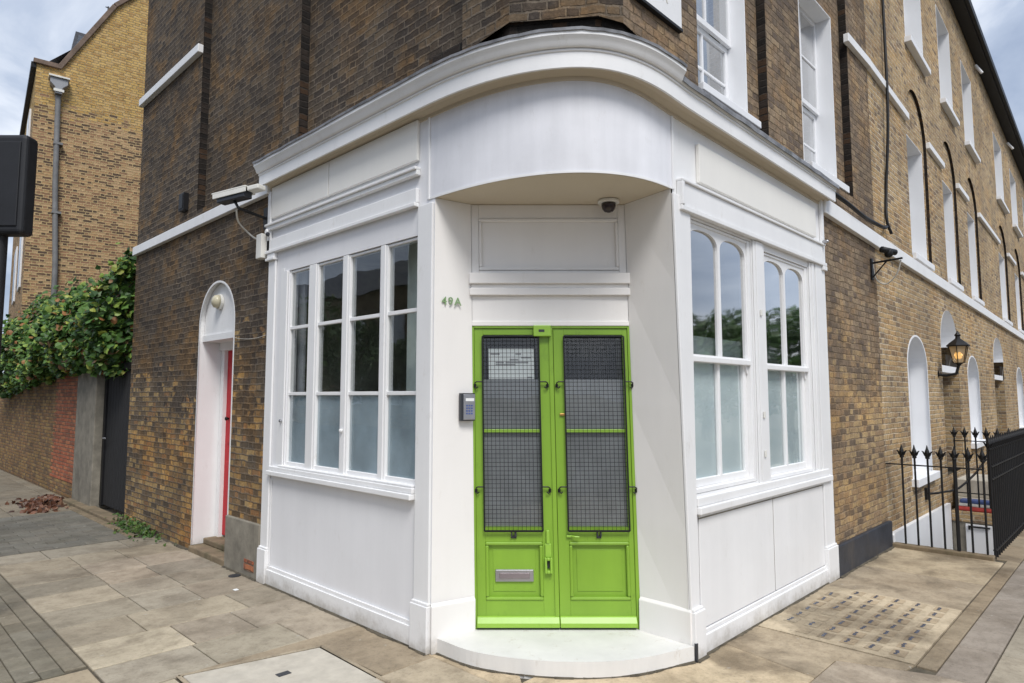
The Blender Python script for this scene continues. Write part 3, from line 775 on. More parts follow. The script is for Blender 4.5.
# --- rooms behind the glass
mb = MB()
mb.box(.10, 2.6, 1.50, 3.66, .3, .34); mb.box(.10, 2.6, 1.5, 3.66, 3.0, 3.05); mb.box(2.3, 2.35, 1.2, 3.66, .3, 3.0); mb.box(.10, 2.6, 3.60, 3.64, .3, 3.0)
mb.box(1.05, 3.68, 2.2, 2.25, .3, 3.0); mb.box(1.16, 3.68, .12, 2.3, 3.0, 3.04); mb.box(1.16, 3.68, .12, 2.3, .3, .34); mb.box(3.64, 3.68, .1, 2.3, .3, 3.0)
mb.build('interior', 'dark_in', B)
mb = MB(); mb.box(.30, .34, 1.52, 1.97, .34, 2.99); mb.build('partition', 'pale_in', B)
mb = MB(); mb.box(.12, .14, 3.26, 3.59, .36, 2.98); mb.build('curtain', 'net', B)
mb = MB(); mb.box(1.9, 2.2, .9, .93, .34, 2.9); mb.build('partition', 'pale_in', B)

# --- left shop window: four lights wide, three high
LWIN = [(1.475, 1.825), (1.92, 2.335), (2.445, 2.83), (2.985, 3.31)]
mb = MB(); zb, zt = 1.055, 2.795
mb.fbox(Lw, 1.46, 1.475, zb, zt, -.07, -.01)
edges = [1.475] + [e for p_ in LWIN for e in p_][1:-1] + [3.31]
mb.fbox(Lw, 3.31, 3.33, zb, zt, -.07, -.01)
for a_, b_ in [(1.825, 1.92), (2.335, 2.445), (2.83, 2.985)]:
    mb.fbox(Lw, a_, b_, zb, zt, -.07, -.006)
    mb.fbox(Lw, a_ + .02, b_ - .02, zb, zt, -.0055, .004)
mb.fbox(Lw, 1.476, 3.309, 2.775, 2.7945, -.07, -.012); mb.fbox(Lw, 1.476, 3.309, zb, 1.095, -.07, -.012)
win = mb.build('shop_window', 'white', B, bevel=.004); win['label'] = 'twelve-pane white shop window on the left facade'
for a_, b_ in LWIN:
    for zz_ in (2.275, 1.69):
        m_ = MB(); m_.fbox(Lw, a_, b_, zz_ - .014, zz_ + .014, -.044, -.012); m_.build('glazing_bar', 'white', win, bevel=.003)
    MB().fbox(Lw, a_, b_, 1.095, 2.775, -.032, -.029).build('pane', 'glass', win)
    MB().fbox(Lw, a_, b_, 1.095, 1.690, -.040, -.037).build('frosted_film', 'film', win)
mb = MB(); mb.fbox(Lw, 1.443, 3.56, .965, 1.005, .0, .060); mb.fbox(Lw, 1.443, 3.545, 1.0055, 1.045, .0, .040); mb.fbox(Lw, 1.455, 3.40, 1.0455, 1.062, -.06, .03)
mb.build('sill', 'white', win, bevel=.006)
mb = MB(); mb.fbox(Lw, 3.34, 3.40, 1.0, 2.80, .002, .016); mb.fbox(Lw, 3.41, 3.47, 1.0, 2.83, .002, .008); mb.build('window_frame', 'white', win, bevel=.004)
MB().lathe([(.004, 0), (.014, .004), (.014, .02), (.006, .026)], Lw(2.39, 1.40, .028), axis=0, n=10).build('catch', 'white', win)
MB().lathe([(.004, 0), (.014, .004), (.014, .02), (.006, .026)], Lw(3.37, 1.45, .04), axis=0, n=10).build('catch', 'steel', win)

# --- right shop windows: two sashes, each with arched lights above
def basket(u0, u1, z0, zs, zt, n=18, e=2.5):
    c = (u0 + u1) / 2; r = (u1 - u0) / 2; pts = [(u0, z0), (u1, z0)]
    for k in range(n + 1):
        a = math.pi * k / n; cc_ = math.cos(a); ss_ = math.sin(a)
        pts.append((c + r * math.copysign(abs(cc_) ** (2 / e), cc_), zs + (zt - zs) * abs(ss_) ** (2 / e)))
    return pts
def sash(u0, u1, zb, zm, zt, idx):
    m_ = MB()
    m_.fbox(Rw, u0, u0 + .012, zb, zt, -.085, -.015); m_.fbox(Rw, u1 - .045, u1, zb, zt, -.085, -.008); m_.fbox(Rw, u0 + .012, u1 - .045, zb, zb + .03, -.085, -.005); m_.fbox(Rw, u0 + .012, u1 - .045, zt - .02, zt, -.085, -.012)
    um = (u0 + u1 - .05) / 2 + .01
    win = m_.build('shop_window', 'white', B, bevel=.004)
    win['label'] = ['arched sash window beside the green door', 'arched sash window at the far end of the shopfront'][idx]
    lights = (u0 + .024, um - .018), (um + .018, u1 - .068)
    m_ = MB(); hl = [(basket(a_, b_, zm + .03, zt - .155, zt - .05), .03) for a_, b_ in lights]
    wallpanel(m_, Rw, rect(u0 + .0125, u1 - .0455, zm - .005, zt - .0205), hl, -.022, edge=.028)
    m_.build('upper_sash', 'white', win)
    m_ = MB()
    m_.fbox(Rw, u0 + .0125, u0 + .04, zb + .0305, zm, -.075, -.045); m_.fbox(Rw, u1 - .10, u1 - .046, zb + .0305, zm, -.075, -.045)
    m_.fbox(Rw, um - .018, um + .018, zb + .0305, zm, -.073, -.043); m_.fbox(Rw, u0 + .04, u1 - .10, zb + .0305, zb + .085, -.074, -.044)
    m_.build('lower_sash', 'white', win, bevel=.004)
    MB().fbox(Rw, u0 + .0125, u1 - .0455, zm - .022, zm + .018, -.06, -.004).build('meeting_rail', 'white', win, bevel=.005)
    MB().fbox(Rw, u0 + .013, u1 - .046, zm, zt - .021, -.042, -.039).build('pane', 'glass_bright', win)
    MB().fbox(Rw, u0 + .013, u1 - .046, zb + .031, zm, -.0655, -.062).build('pane', 'glass', win)
    MB().fbox(Rw, u0 + .013, u1 - .046, zb + .031, zm + .165, -.0815, -.0785).build('frosted_film', 'film_l', win)
    m_ = MB(); m_.prism([Rw(u1 - .09, zm - .022, -.03), Rw(u1 - .05, zm - .022, -.03), Rw(u1 - .05, zm - .09, -.03), Rw(u1 - .065, zm - .08, -.03)], Vector(Rw(0, 0, -.025)) - Vector(Rw(0, 0, 0))); m_.build('sash_horn', 'white', win)
    return win
w1_ = sash(1.178, 2.147, 1.023, 1.925, 2.882, 0)
w2_ = sash(2.378, 3.342, 1.003, 1.905, 2.842, 1)
mb = MB(); mb.fbox(Rw, 2.165, 2.365, 1.0, 2.895, .002, .012); mb.fbox(Rw, 2.20, 2.33, 1.0, 2.895, .0125, .018)
mb.build('mullion', 'white', B, bevel=.004)
mb = MB(); mb.fbox(Rw, 3.355, 3.40, 1.0, 2.895, .002, .012); mb.fbox(Rw, 3.402, 3.46, 1.0, 2.895, .002, .02)
mb.build('mullion', 'white', B, bevel=.004)
for z in (1.20, 1.50, 2.30):
    MB().fbox(Rw, 2.235, 2.262, z, z + .05, .022, .030).build('fixing', 'plastic_w', B, bevel=.002)
mb = MB(); mb.fbox(Rw, 1.168, 3.66, .895, .945, .0, .050); mb.fbox(Rw, 1.168, 3.62, .9455, 1.005, .0, .030)
mb.build('sill', 'white', B, bevel=.007)
mb = MB(); mb.fbox(Rw, 1.20, 3.50, .880, .8945, .002, .030); mb.build('moulding', 'white', B, bevel=.003)
mb = MB(); mb.fbox(Rw, 1.20, 3.48, .862, .870, .0105, .013); mb.build('shadow_line', 'greyrender', B)  # thin grey strip painted in as the shadow under the moulding

# --- blue-black plinth and grey render block
mb = MB(); mb.fbox(Rw, 3.735, 5.50, -.02, .285, .0, .045); mb.build('plinth', 'navy', B, bevel=.01)
mb = MB(); mb.fbox(Lw, 3.705, 4.44, -.02, .50, .0, .035); o = mb.build('plinth', 'greyrender', B, bevel=.01)
MB().fbox(Lw, 3.78, 3.98, .06, .16, .036, .040).build('air_brick', M['brickred'], o)

# --- side door: arched white recess, red door
mb = MB()
ol = archo(4.45, 5.38, .06, 2.44, 2.90, 24); n = len(ol)
for i in range(1, n):      # lining of the recess
    (u0, z0), (u1, z1) = ol[i], ol[(i + 1) % n]
    mb.poly([Lw(u0, z0, .004), Lw(u1, z1, .004), Lw(u1, z1, -.34), Lw(u0, z0, -.34)])
# face margin
c_ = (4.45 + 5.38) / 2
inn = [((u - c_) * .955 + c_, (z - 2.44) * .955 + 2.44 if z > 2.44 else z) for u, z in ol]
for i in range(1, n - 1 + 1):
    a_, b_ = ol[i], ol[(i + 1) % n]; c2, d2 = inn[i], inn[(i + 1) % n]
    mb.poly([Lw(*a_, .004), Lw(*b_, .004), Lw(*d2, .004), Lw(*c2, .004)])
wallpanel(mb, Lw, archo(4.46, 5.37, 2.335, 2.44, 2.89, 18), [], -.055)
mb.fbox(Lw, 4.46, 5.37, 2.27, 2.335, -.30, -.035); mb.fbox(Lw, 4.46, 5.37, 2.18, 2.2695, -.30, -.225)
mb.fbox(Lw, 5.29, 5.37, .10, 2.18, -.33, -.25); mb.fbox(Lw, 4.455, 4.50, .10, 2.18, -.33, -.25)
sdw = mb.build('side_doorway', 'white', B); sdw['label'] = 'arched white painted recess round the red door'
mb = MB(); mb.fbox(Lw, 4.50, 5.29, .14, 2.18, -.34, -.29)
sdoor = mb.build('side_door', 'red', B, bevel=.004); sdoor['label'] = 'red side door in the arched recess'
mb = MB()
for a_, b_, z0, z1 in [(4.58, 4.86, .35, .95), (4.93, 5.21, .35, .95), (4.58, 4.86, 1.15, 2.02), (4.93, 5.21, 1.15, 2.02)]: mb.fbox(Lw, a_, b_, z0, z1, -.29, -.278)
mb.build('door_panel', 'red', sdoor, bevel=.006)
MB().lathe([(.012, .0), (.012, -.02), (.022, -.03), (.02, -.045), (.005, -.05)][::-1], Lw(5.18, 1.42, -.285), axis=0, n=14).build('knob', 'black', sdoor, smooth=True)
mb = MB(); mb.fbox(Lw, 4.45, 5.38, -.03, .06, -.36, .03); mb.fbox(Lw, 4.46, 5.37, .06, .12, -.36, -.12)
mb.build('doorstep', 'stone_edge', B, bevel=.012)

# --- entrance: splayed reveals
DA = (.308, 1.180); DB = (1.088, .373)     # foot of the door frame, left and right
DTa = (.286, 1.202); DTb = (1.053, .409)   # at the door head
def at_z(a_, b_, z, z0=.1, z1=2.16): f = (z - z0) / (z1 - z0); return tuple(a_[i] + (b_[i] - a_[i]) * f for i in range(2))
mb = MB()
zs_ = [0, .1, .8, 1.6, 2.4, 3.03]; mb2 = MB()
for z0, z1 in zip(zs_[:-1], zs_[1:]):
    a0 = at_z(DA, DTa, z0); a1 = at_z(DA, DTa, z1)
    mb.poly([(0, 1.272, z0), (*a0, z0), (*a1, z1), (0, 1.272, z1)])
    b0 = at_z(DB, DTb, z0); b1 = at_z(DB, DTb, z1)
    mb2.poly([(qx(z0), -.002, z0), (*b0, z0), (*b1, z1), (qx(z1), -.002, z1)])
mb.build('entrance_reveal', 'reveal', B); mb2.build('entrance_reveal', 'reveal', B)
# plinth boards on the reveals, chamfered top
def plk(p0, p1, zt=.30):
    m_ = MB(); a_ = Vector((*p0, 0)); b_ = Vector((*p1, 0)); t_ = (b_ - a_).normalized(); nn = Vector((t_.y, -t_.x, 0))
    if nn.dot(Vector((CAM.x, CAM.y, 0)) - a_) < 0: nn = -nn
    f0 = a_ + nn * .018; f1 = b_ + nn * .018
    vs = [(a_.x, a_.y, 0), (b_.x, b_.y, 0), (f1.x, f1.y, 0), (f0.x, f0.y, 0), (a_.x, a_.y, zt + .02), (b_.x, b_.y, zt + .02), (f1.x, f1.y, zt), (f0.x, f0.y, zt)]
    m_.mesh(vs, [(0, 1, 2, 3), (4, 5, 6, 7), (0, 1, 5, 4), (1, 2, 6, 5), (2, 3, 7, 6), (3, 0, 4, 7)]); return m_.build('reveal_plinth', 'reveal', B, bevel=.004)
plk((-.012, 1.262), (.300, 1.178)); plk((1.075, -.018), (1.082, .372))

# door plane coordinates: s along the opening, o outward, z up
DO = Vector((.481, 1.000)); DS = Vector((.696, -.719)); DN = Vector((-.7185, -.6949))
def dp(s, o, z):
    s2 = s + .040 * (2.16 - z) / 2.06 - (.0 if s > 0 else .008 * (2.16 - z) / 2.06)
    q = DO + DS * s2 + DN * o; return (q.x, q.y, z)
class DMB(MB):
    def __init__(s): super().__init__(lambda x, y, z: dp(x, y, z))
# transom / over-panel
mb = DMB(); SL, SR = -.281, .821
mb.box(SL - .01, SR + .01, -.06, -.02, 2.16, 3.03)
mb.box(SL, SR, -.02, -.004, 2.16, 2.375)                   # plain board
mb.box(SL, SR, -.0035, .006, 2.16, 2.195)
mb.box(SL - .012, SR + .012, -.02, .030, 2.375, 2.425); mb.box(SL - .012, SR + .012, -.02, .045, 2.455, 2.53); mb.box(SL, SR, -.02, .02, 2.425, 2.455)
mb.box(SL, SL + .055, -.02, -.006, 2.53, 3.03); mb.box(SR - .055, SR, -.02, -.006, 2.53, 3.03); mb.box(SL + .055, SR - .055, -.02, -.006, 2.93, 3.03); mb.box(SL + .055, SR - .055, -.02, -.006, 2.53, 2.555)
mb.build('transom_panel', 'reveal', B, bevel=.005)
mb = DMB()
for a_, b_, z0, z1 in [(SL + .056, SR - .056, 2.905, 2.929), (SL + .056, SR - .056, 2.556, 2.580), (SL + .056, SL + .076, 2.5805, 2.9045), (SR - .076, SR - .056, 2.5805, 2.9045)]:
    mb.box(a_, b_, -.02, .004, z0, z1)
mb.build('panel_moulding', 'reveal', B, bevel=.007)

# --- green double door
mb = DMB()
mb.box(SL - .012, SL + .014, -.06, -.002, .10, 2.16); mb.box(SR - .014, SR + .016, -.06, -.002, .10, 2.16); mb.box(SL + .014, SR - .014, -.06, .0, 2.145, 2.16)
door = mb.build('entrance_door', 'green', B, bevel=.003, loc=(.68, .79, .1)); door['label'] = 'lime green double entrance door behind wire grilles'
MBG = []
leafs = [(SL + .015, .2835, -.205, .180), (.2875, SR - .015, .362, .772)]
for i, (a_, b_, ga, gb) in enumerate(leafs):
    m_ = DMB()
    th0, th1 = -.05, -.012
    m_.box(a_, ga, th0, th1, .18, 2.145); m_.box(gb, b_, th0, th1, .18, 2.145)
    m_.box(ga, gb, th0, th1, 2.098, 2.145); m_.box(ga, gb, th0, th1, .675, .775)
    m_.box(ga, gb, th0, th1, .18, .285)
    m_.box(ga, gb, th0, -.034, .285, .675)                 # sunk panel ground
    m_.box(ga + .050, gb - .050, -.034, -.030, .340, .620)  # raised field
    m_.build('door_leaf', 'green', door, bevel=.004)
    m_ = DMB()                                            # bolection moulding round the panel
    for x0, x1, z0, z1 in [(ga, gb, .652, .675), (ga, gb, .285, .308), (ga, ga + .022, .3085, .6515), (gb - .022, gb, .3085, .6515)]: m_.box(x0, x1, -.034, -.004, z0, z1)
    m_.build('panel_moulding', 'green', door, bevel=.008)
    m_ = DMB(); m_.prism([(a_, 0, .115), (a_, -.012, .185), (a_, .004, .178), (a_, .026, .145), (a_, .026, .115)], (b_ - a_, 0, 0)); m_.build('weatherboard', 'greenl', door, bevel=.004)
    m_ = DMB(); m_.box(ga, gb, -.042, -.018, 1.415, 1.440); m_.build('glazing_bar', 'greenl', door, bevel=.003)
    m_ = DMB(); m_.box(ga, gb, -.036, -.032, .775, 2.098); m_.build('pane', 'glass', door)
    m_ = DMB(); m_.box(ga, gb, -.046, -.041, .775, 1.785); m_.build('frosted_film', 'filmgrey', door)
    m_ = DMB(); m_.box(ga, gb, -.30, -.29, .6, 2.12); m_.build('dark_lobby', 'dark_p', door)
    # wire grille standing just off the leaf
    m_ = DMB(); g0, g1, h0, h1 = ga - .004, gb + .004, .752, 2.085
    pr_ = .012
    nv = 14; nh = 46
    for k in range(nv + 1):
        x = g0 + (g1 - g0) * k / nv; m_.box(x - .0014, x + .0014, pr_, pr_ + .0028, h0, h1)
    for k in range(nh + 1):
        z = h0 + (h1 - h0) * k / nh; m_.box(g0, g1, pr_ + .003, pr_ + .0058, z - .0014, z + .0014)
    for x0, x1, z0, z1 in [(g0 - .005, g0 + .005, h0, h1), (g1 - .005, g1 + .005, h0, h1), (g0, g1, h0 - .006, h0 + .006), (g0, g1, h1 - .005, h1 + .005)]:
        m_.box(x0, x1, pr_ - .002, pr_ + .008, z0, z1)
    m_.build('wire_grille', 'black', door)
    for x, dr in ((g0, -1), (g1, 1)):                     # hooked brackets
        for z in (1.765, 1.045):
            m_ = DMB(); x2 = x + dr * .055
            m_.tube([(x, .014, z + .004), (x2 - dr * .012, .014, z + .004), (x2, .012, z - .004), (x2, .010, z - .030), (x2 - dr * .012, .010, z - .040), (x2 - dr * .022, .008, z - .030)], .005, 6)
            m_.box(x2 - .009, x2 + .009, -.012, .004, z - .035, z - .012)
            m_.build('bracket', M['black'] if z > 1.5 or True else M['greenl'], door)
    m_ = DMB(); xm = (g0 + g1) / 2 + .0; m_.box(xm - .016, xm - .008, -.012, .014, .715, .748); m_.box(xm + .008, xm + .016, -.012, .014, .715, .748); m_.box(xm - .016, xm + .016, -.012, -.004, .70, .715); m_.build('bracket', 'dark_p', door)
# astragal
mb = DMB(); mb.box(.255, .284, -.012, -.002, .18, 2.145); mb.build('astragal', 'green', door, bevel=.003)
# notice, its faded lines
mb = DMB(); mb.box(-.168, .150, -.0405, -.0375, 1.788, 2.005); nz = mb.build('paper_notice', 'paper', door)
mb = DMB()
random.seed(2)
for (z, x0, x1) in [(1.905, -.12, -.06), (1.905, -.05, .11), (1.89, -.12, .02), (1.965, -.155, -.09), (1.965, .02, .06), (1.94, .06, .13), (1.925, -.02, .04), (1.80, .10, .135)]:
    mb.box(x0, x1, -.0372, -.0368, z - .006, z + .005)
mb.build('notice_print', 'ink', door)
# letter plate
mb = DMB(); mb.box(-.140, .115, -.034, -.014, .408, .488); lp = mb.build('letter_plate', 'steel', door, bevel=.005)
mb = DMB(); mb.box(-.113, .088, -.0135, -.008, .430, .468); mb.build('letter_flap', plain('dull letter flap', (.28, .24, .25), .45, metal=.6), door, bevel=.003)
# lock cover and pull
mb = DMB(); mb.box(.196, .238, -.012, .006, .575, .665); mb.box(.206, .228, -.012, .010, .665, .755); mb.build('lock_cover', 'greenl', door, bevel=.004)
mb = DMB(); mb.box(.192, .206, -.012, .024, .47, .575); mb.box(.228, .242, -.012, .024, .47, .575); mb.box(.2065, .2275, -.012, .024, .47, .49); mb.box(.2065, .2275, -.012, .024, .556, .575); mb.build('door_handle', 'greenl', door, bevel=.004)
mb = DMB(); mb.box(.210, .224, -.0115, -.004, .50, .545); mb.build('keyhole', 'dark_p', door)
mb = DMB(); mb.box(.345, .385, -.012, .006, .708, .722); mb.tube([(.375, .0, .715), (.40, .02, .715), (.43, .022, .713)], .007, 8); mb.build('latch', 'greenl', door, bevel=.002)
mb = DMB(); mb.box(.148, .270, .0, .032, 2.085, 2.162); dc = mb.build('door_contact', 'greenl', door, bevel=.005)
mb = DMB(); mb.box(.185, .225, .0322, .034, 2.115, 2.132); mb.build('contact_slot', 'dark_p', door)
mb = DMB(); mb.box(.320, .358, -.012, .002, 1.535, 1.550); mb.build('latch_keep', 'brass', door, bevel=.002)
# gap under the door
mb = DMB(); mb.box(SL, SR, -.06, -.015, .095, .115); mb.build('threshold', 'dark_p', door)

# --- bowed white step
mb = MB()
stp = [(.03, 1.262)] + [(x + .012, y + .012) for x, y, _, _ in corner_path(26, 2.0)[2:-2]]
stp = [(.02, 1.255), (.03, 1.12), (.055, .96), (.105, .78), (.175, .62), (.27, .47), (.38, .345), (.52, .22), (.68, .115), (.84, .035), (.98, -.01), (1.05, -.03), (1.06, .02), (1.07, .36), (1.1, .42), (.36, 1.2), (.30, 1.17)]
# resample the bow smoothly
bow = []
P0 = [(.02, 1.255), (.05, .86), (.27, .445), (.60, .14), (1.06, -.035)]
def cr(p0, p1, p2, p3, t): return tuple(.5 * ((2 * p1[i]) + (-p0[i] + p2[i]) * t + (2 * p0[i] - 5 * p1[i] + 4 * p2[i] - p3[i]) * t * t + (-p0[i] + 3 * p1[i] - 3 * p2[i] + p3[i]) * t ** 3) for i in range(2))
Q = [(2 * P0[0][0] - P0[1][0], 2 * P0[0][1] - P0[1][1])] + P0 + [(2 * P0[-1][0] - P0[-2][0], 2 * P0[-1][1] - P0[-2][1])]
for i in range(len(P0) - 1):
    for k in range(8): bow.append(cr(Q[i], Q[i + 1], Q[i + 2], Q[i + 3], k / 8))
bow.append(P0[-1])
pts = [(x, y, -.02) for x, y in bow] + [(1.072, .36, -.02), (1.12, .42, -.02), (.36, 1.24, -.02), (.29, 1.18, -.02)]
mb.prism(pts, (0, 0, .118))
o = mb.build('doorstep', 'step', B, bevel=.014, seg=3); o['label'] = 'bowed white painted step below the green door'
mb = MB(); mb.box(1.066, 1.082, -.052, -.035, 0, .115); mb.build('pipe_end', 'dark_p', B)

# --- first-floor sash windows of the corner building
def upper_window(W, u0, u1, z0, z1, d, parent, dep=.14, meet=None, mat='farwhite', name='sash_window', sill=True, cols=2, net=True):
    """white boxed reveal, sashes and panes; d = wall plane, dep = depth of the white reveal"""
    m_ = MB(); t_ = .012
    for (a_, b_, c_, e_) in [(u0, u0 + t_, z0, z1), (u1 - t_, u1, z0, z1), (u0 + t_, u1 - t_, z1 - t_, z1), (u0 + t_, u1 - t_, z0, z0 + t_)]:
        m_.fbox(W, a_, b_, c_, e_, d - dep - .10, d + .003)
    fr = m_.build(name, mat, parent, bevel=.002)
    zm = meet if meet else (z0 + z1) / 2
    for (a_, b_, off) in ((zm, z1 - t_, .0), (z0 + t_, zm, -.035)):
        m_ = MB(); f0, f1 = d - dep + .0 + off - .03, d - dep + off
        m_.fbox(W, u0 + t_, u0 + t_ + .045, a_, b_, f0, f1); m_.fbox(W, u1 - t_ - .045, u1 - t_, a_, b_, f0, f1)
        m_.fbox(W, u0 + t_ + .045, u1 - t_ - .045, b_ - .045, b_, f0, f1); m_.fbox(W, u0 + t_ + .045, u1 - t_ - .045, a_, a_ + .05, f0, f1)
        for k in range(1, cols):
            uc = u0 + (u1 - u0) * k / cols; m_.fbox(W, uc - .011, uc + .011, a_ + .05, b_ - .045, f0 + .004, f1 - .002)
        zc = (a_ + b_) / 2; m_.fbox(W, u0 + t_ + .045, u1 - t_ - .045, zc - .011, zc + .011, f0 + .006, f1 - .004)
        m_.build('sash', mat, fr, bevel=.003)
        MB().fbox(W, u0 + t_, u1 - t_, a_, b_, f0 + .010, f0 + .014).build('pane', 'glass_up', fr)
    if net: MB().fbox(W, u0 + t_, u1 - t_, z0, z1, d - dep - .22, d - dep - .20).build('net_blind', 'net', fr)
    if sill:
        m_ = MB(); m_.fbox(W, u0 - .05, u1 + .05, z0 - .09, z0 - .001, d - .05, d + .085); m_.build('sill', mat, fr, bevel=.006)
    return fr
o = upper_window(Rw, *W1, -.08, B, dep=.12, meet=4.62, sill=False); o['label'] = 'upper sash window nearest the corner'
MB().fbox(Rw, W1[0] - .03, W1[1] + .05, W1[2] - .06, W1[2] - .001, -.12, .012).build('sill', 'farwhite', o, bevel=.005)
o = upper_window(Rw, *W2, -.08, B, dep=.15, meet=4.72, sill=False); o['label'] = 'upper sash window above the end of the shopfront'
MB().fbox(Rw, W2[0] - .03, W2[1] + .10, W2[2] - .075, W2[2] - .001, -.12, .012).build('sill', 'farwhite', o, bevel=.005)
for q in (W1, W2): upper_window(Rw, q[0], q[1], 6.9, 8.4, -.08, B, dep=.12)

# ================================================================== THINGS ON THE CORNER BUILDING
def text_mesh(txt, size, mat, name, origin, ux, uz, extrude=.003, spacing=1.0, bold=0):
    cu = bpy.data.curves.new(name, 'FONT'); cu.body = txt; cu.size = size; cu.extrude = extrude; cu.space_character = spacing; cu.offset = bold
    cu.align_x = 'CENTER'; cu.align_y = 'CENTER'; cu.resolution_u = 3
    to = bpy.data.objects.new(name, cu); col.objects.link(to)
    me = bpy.data.meshes.new_from_object(to.evaluated_get(bpy.context.evaluated_depsgraph_get()))
    bpy.data.objects.remove(to); bpy.data.curves.remove(cu)
    ux = Vector(ux).normalized(); uz = Vector(uz).normalized(); un = ux.cross(uz)
    mt = Matrix(((ux.x, uz.x, un.x, 0), (ux.y, uz.y, un.y, 0), (ux.z, uz.z, un.z, 0), (0, 0, 0, 1)))
    me.transform(mt); me.materials.clear(); me.materials.append(M[mat])
    o_ = bpy.data.objects.new(name, me); col.objects.link(o_); o_.location = origin
    return o_
rv = Vector((.3, -.09, 0)).normalized(); rn = Vector((rv.y, -rv.x, 0));
if rn.dot(Vector((CAM.x, CAM.y, 0)) - Vector((0, 1.27, 0))) < 0: rn = -rn
pc = Vector((0, 1.272, 0)) + rv * .127 + rn * .006
o = text_mesh('49A', .076, 'numgreen', 'house_number', (pc.x, pc.y, 2.318), rv, (0, 0, 1), extrude=.002, spacing=1.25, bold=.001)
tag(o, 'green house number 49A on the white reveal left of the door', 'house number')
# intercom beside the door
t = thing('intercom', 'grey and black entry intercom beside the green door', 'intercom', (.24, 1.2, 1.49))
a0 = Vector((0, 1.272, 0)) + rv * .195 + rn * .002; a1 = Vector((0, 1.272, 0)) + rv * .297 + rn * .002
def rbx(m_, s0, s1, z0, z1, d0, d1):
    q = []
    for s_ in (s0, s1):
        for dd_ in (d0, d1): v_ = Vector((0, 1.272, 0)) + rv * s_ + rn * dd_; q.append(v_)
    m_.mesh([(q[0].x, q[0].y, z0), (q[2].x, q[2].y, z0), (q[3].x, q[3].y, z0), (q[1].x, q[1].y, z0), (q[0].x, q[0].y, z1), (q[2].x, q[2].y, z1), (q[3].x, q[3].y, z1), (q[1].x, q[1].y, z1)],
            [(0, 3, 2, 1), (4, 5, 6, 7), (0, 1, 5, 4), (1, 2, 6, 5), (2, 3, 7, 6), (3, 0, 4, 7)])
m_ = MB(); rbx(m_, .188, .297, 1.50, 1.69, .002, .034); m_.build('back_box', 'dark_p', t, bevel=.004)
m_ = MB(); rbx(m_, .207, .295, 1.508, 1.682, .0342, .042); m_.build('front_plate', 'steel', t, bevel=.003)
m_ = MB(); rbx(m_, .222, .285, 1.635, 1.655, .0421, .044); m_.build('name_window', 'paper', t)
m_ = MB()
for i in range(3):
    for j in range(4): rbx(m_, .226 + i * .018, .238 + i * .018, 1.545 + j * .018, 1.556 + j * .018, .0421, .045)
m_.build('keypad', M['blue'], t)

# dome camera under the soffit
t = thing('dome_camera', 'small dome security camera under the entrance soffit', 'security camera', dp(.69, .10, 3.03))
c = dp(.69, .10, 3.03)
MB().lathe([(.075, -.022), (.075, -.002)], c, n=24).build('base', 'plastic_w', t, bevel=.004)
MB().lathe([(.006, -.088), (.03, -.080), (.044, -.062), (.05, -.04), (.05, -.022)], c, n=24).build('dome', plain('smoked dome plastic', (.03, .02, .02), .12, bump=0), t, smooth=True)

# bullet camera on the left end of the cornice
t = thing('security_camera', 'white box security camera on a black arm at the left end of the cornice', 'security camera', (-.12, 3.80, 3.4))
fwd = (Vector((-.42, 4.15, 3.56)) - Vector((-.22, 3.62, 3.60))).normalized(); side = fwd.cross(Vector((0, 0, 1))).normalized(); up_ = side.cross(fwd)
cc = Vector((-.30, 3.86, 3.54))
def obx(m_, l0, l1, s0, s1, h0, h1):
    vs = [tuple(cc + fwd * l + side * s_ + up_ * h) for h in (h0, h1) for (l, s_) in ((l0, s0), (l1, s0), (l1, s1), (l0, s1))]
    m_.mesh(vs, [(0, 3, 2, 1), (4, 5, 6, 7), (0, 1, 5, 4), (1, 2, 6, 5), (2, 3, 7, 6), (3, 0, 4, 7)])
m_ = MB(); obx(m_, -.20, .22, -.062, .062, .03, .045); obx(m_, -.20, .21, -.062, -.054, -.015, .03); obx(m_, -.20, .21, .054, .062, -.015, .03); m_.build('sunshield', 'plastic_w', t, bevel=.004)
m_ = MB(); obx(m_, -.17, .17, -.050, .050, -.055, .028); m_.build('camera_body', 'dark_p', t, bevel=.006)
m_ = MB(); obx(m_, -.34, -.205, -.05, .05, -.01, .035); m_.build('rear_cap', 'plastic_w', t, bevel=.008)
m_ = MB(); m_.tube([tuple(cc + fwd * .17), tuple(cc + fwd * .19)], .035, 16); m_.build('lens', plain('camera lens glass', (.01, .01, .015), .08, bump=0), t)
m_ = MB(); m_.tube([tuple(cc + up_ * -.05), (-.28, 3.80, 3.41), (-.03, 3.78, 3.36), (.0, 3.78, 3.36)], .014, 8); m_.box(-.03, 0, 3.745, 3.82, 3.26, 3.46); m_.build('bracket', 'black', t)
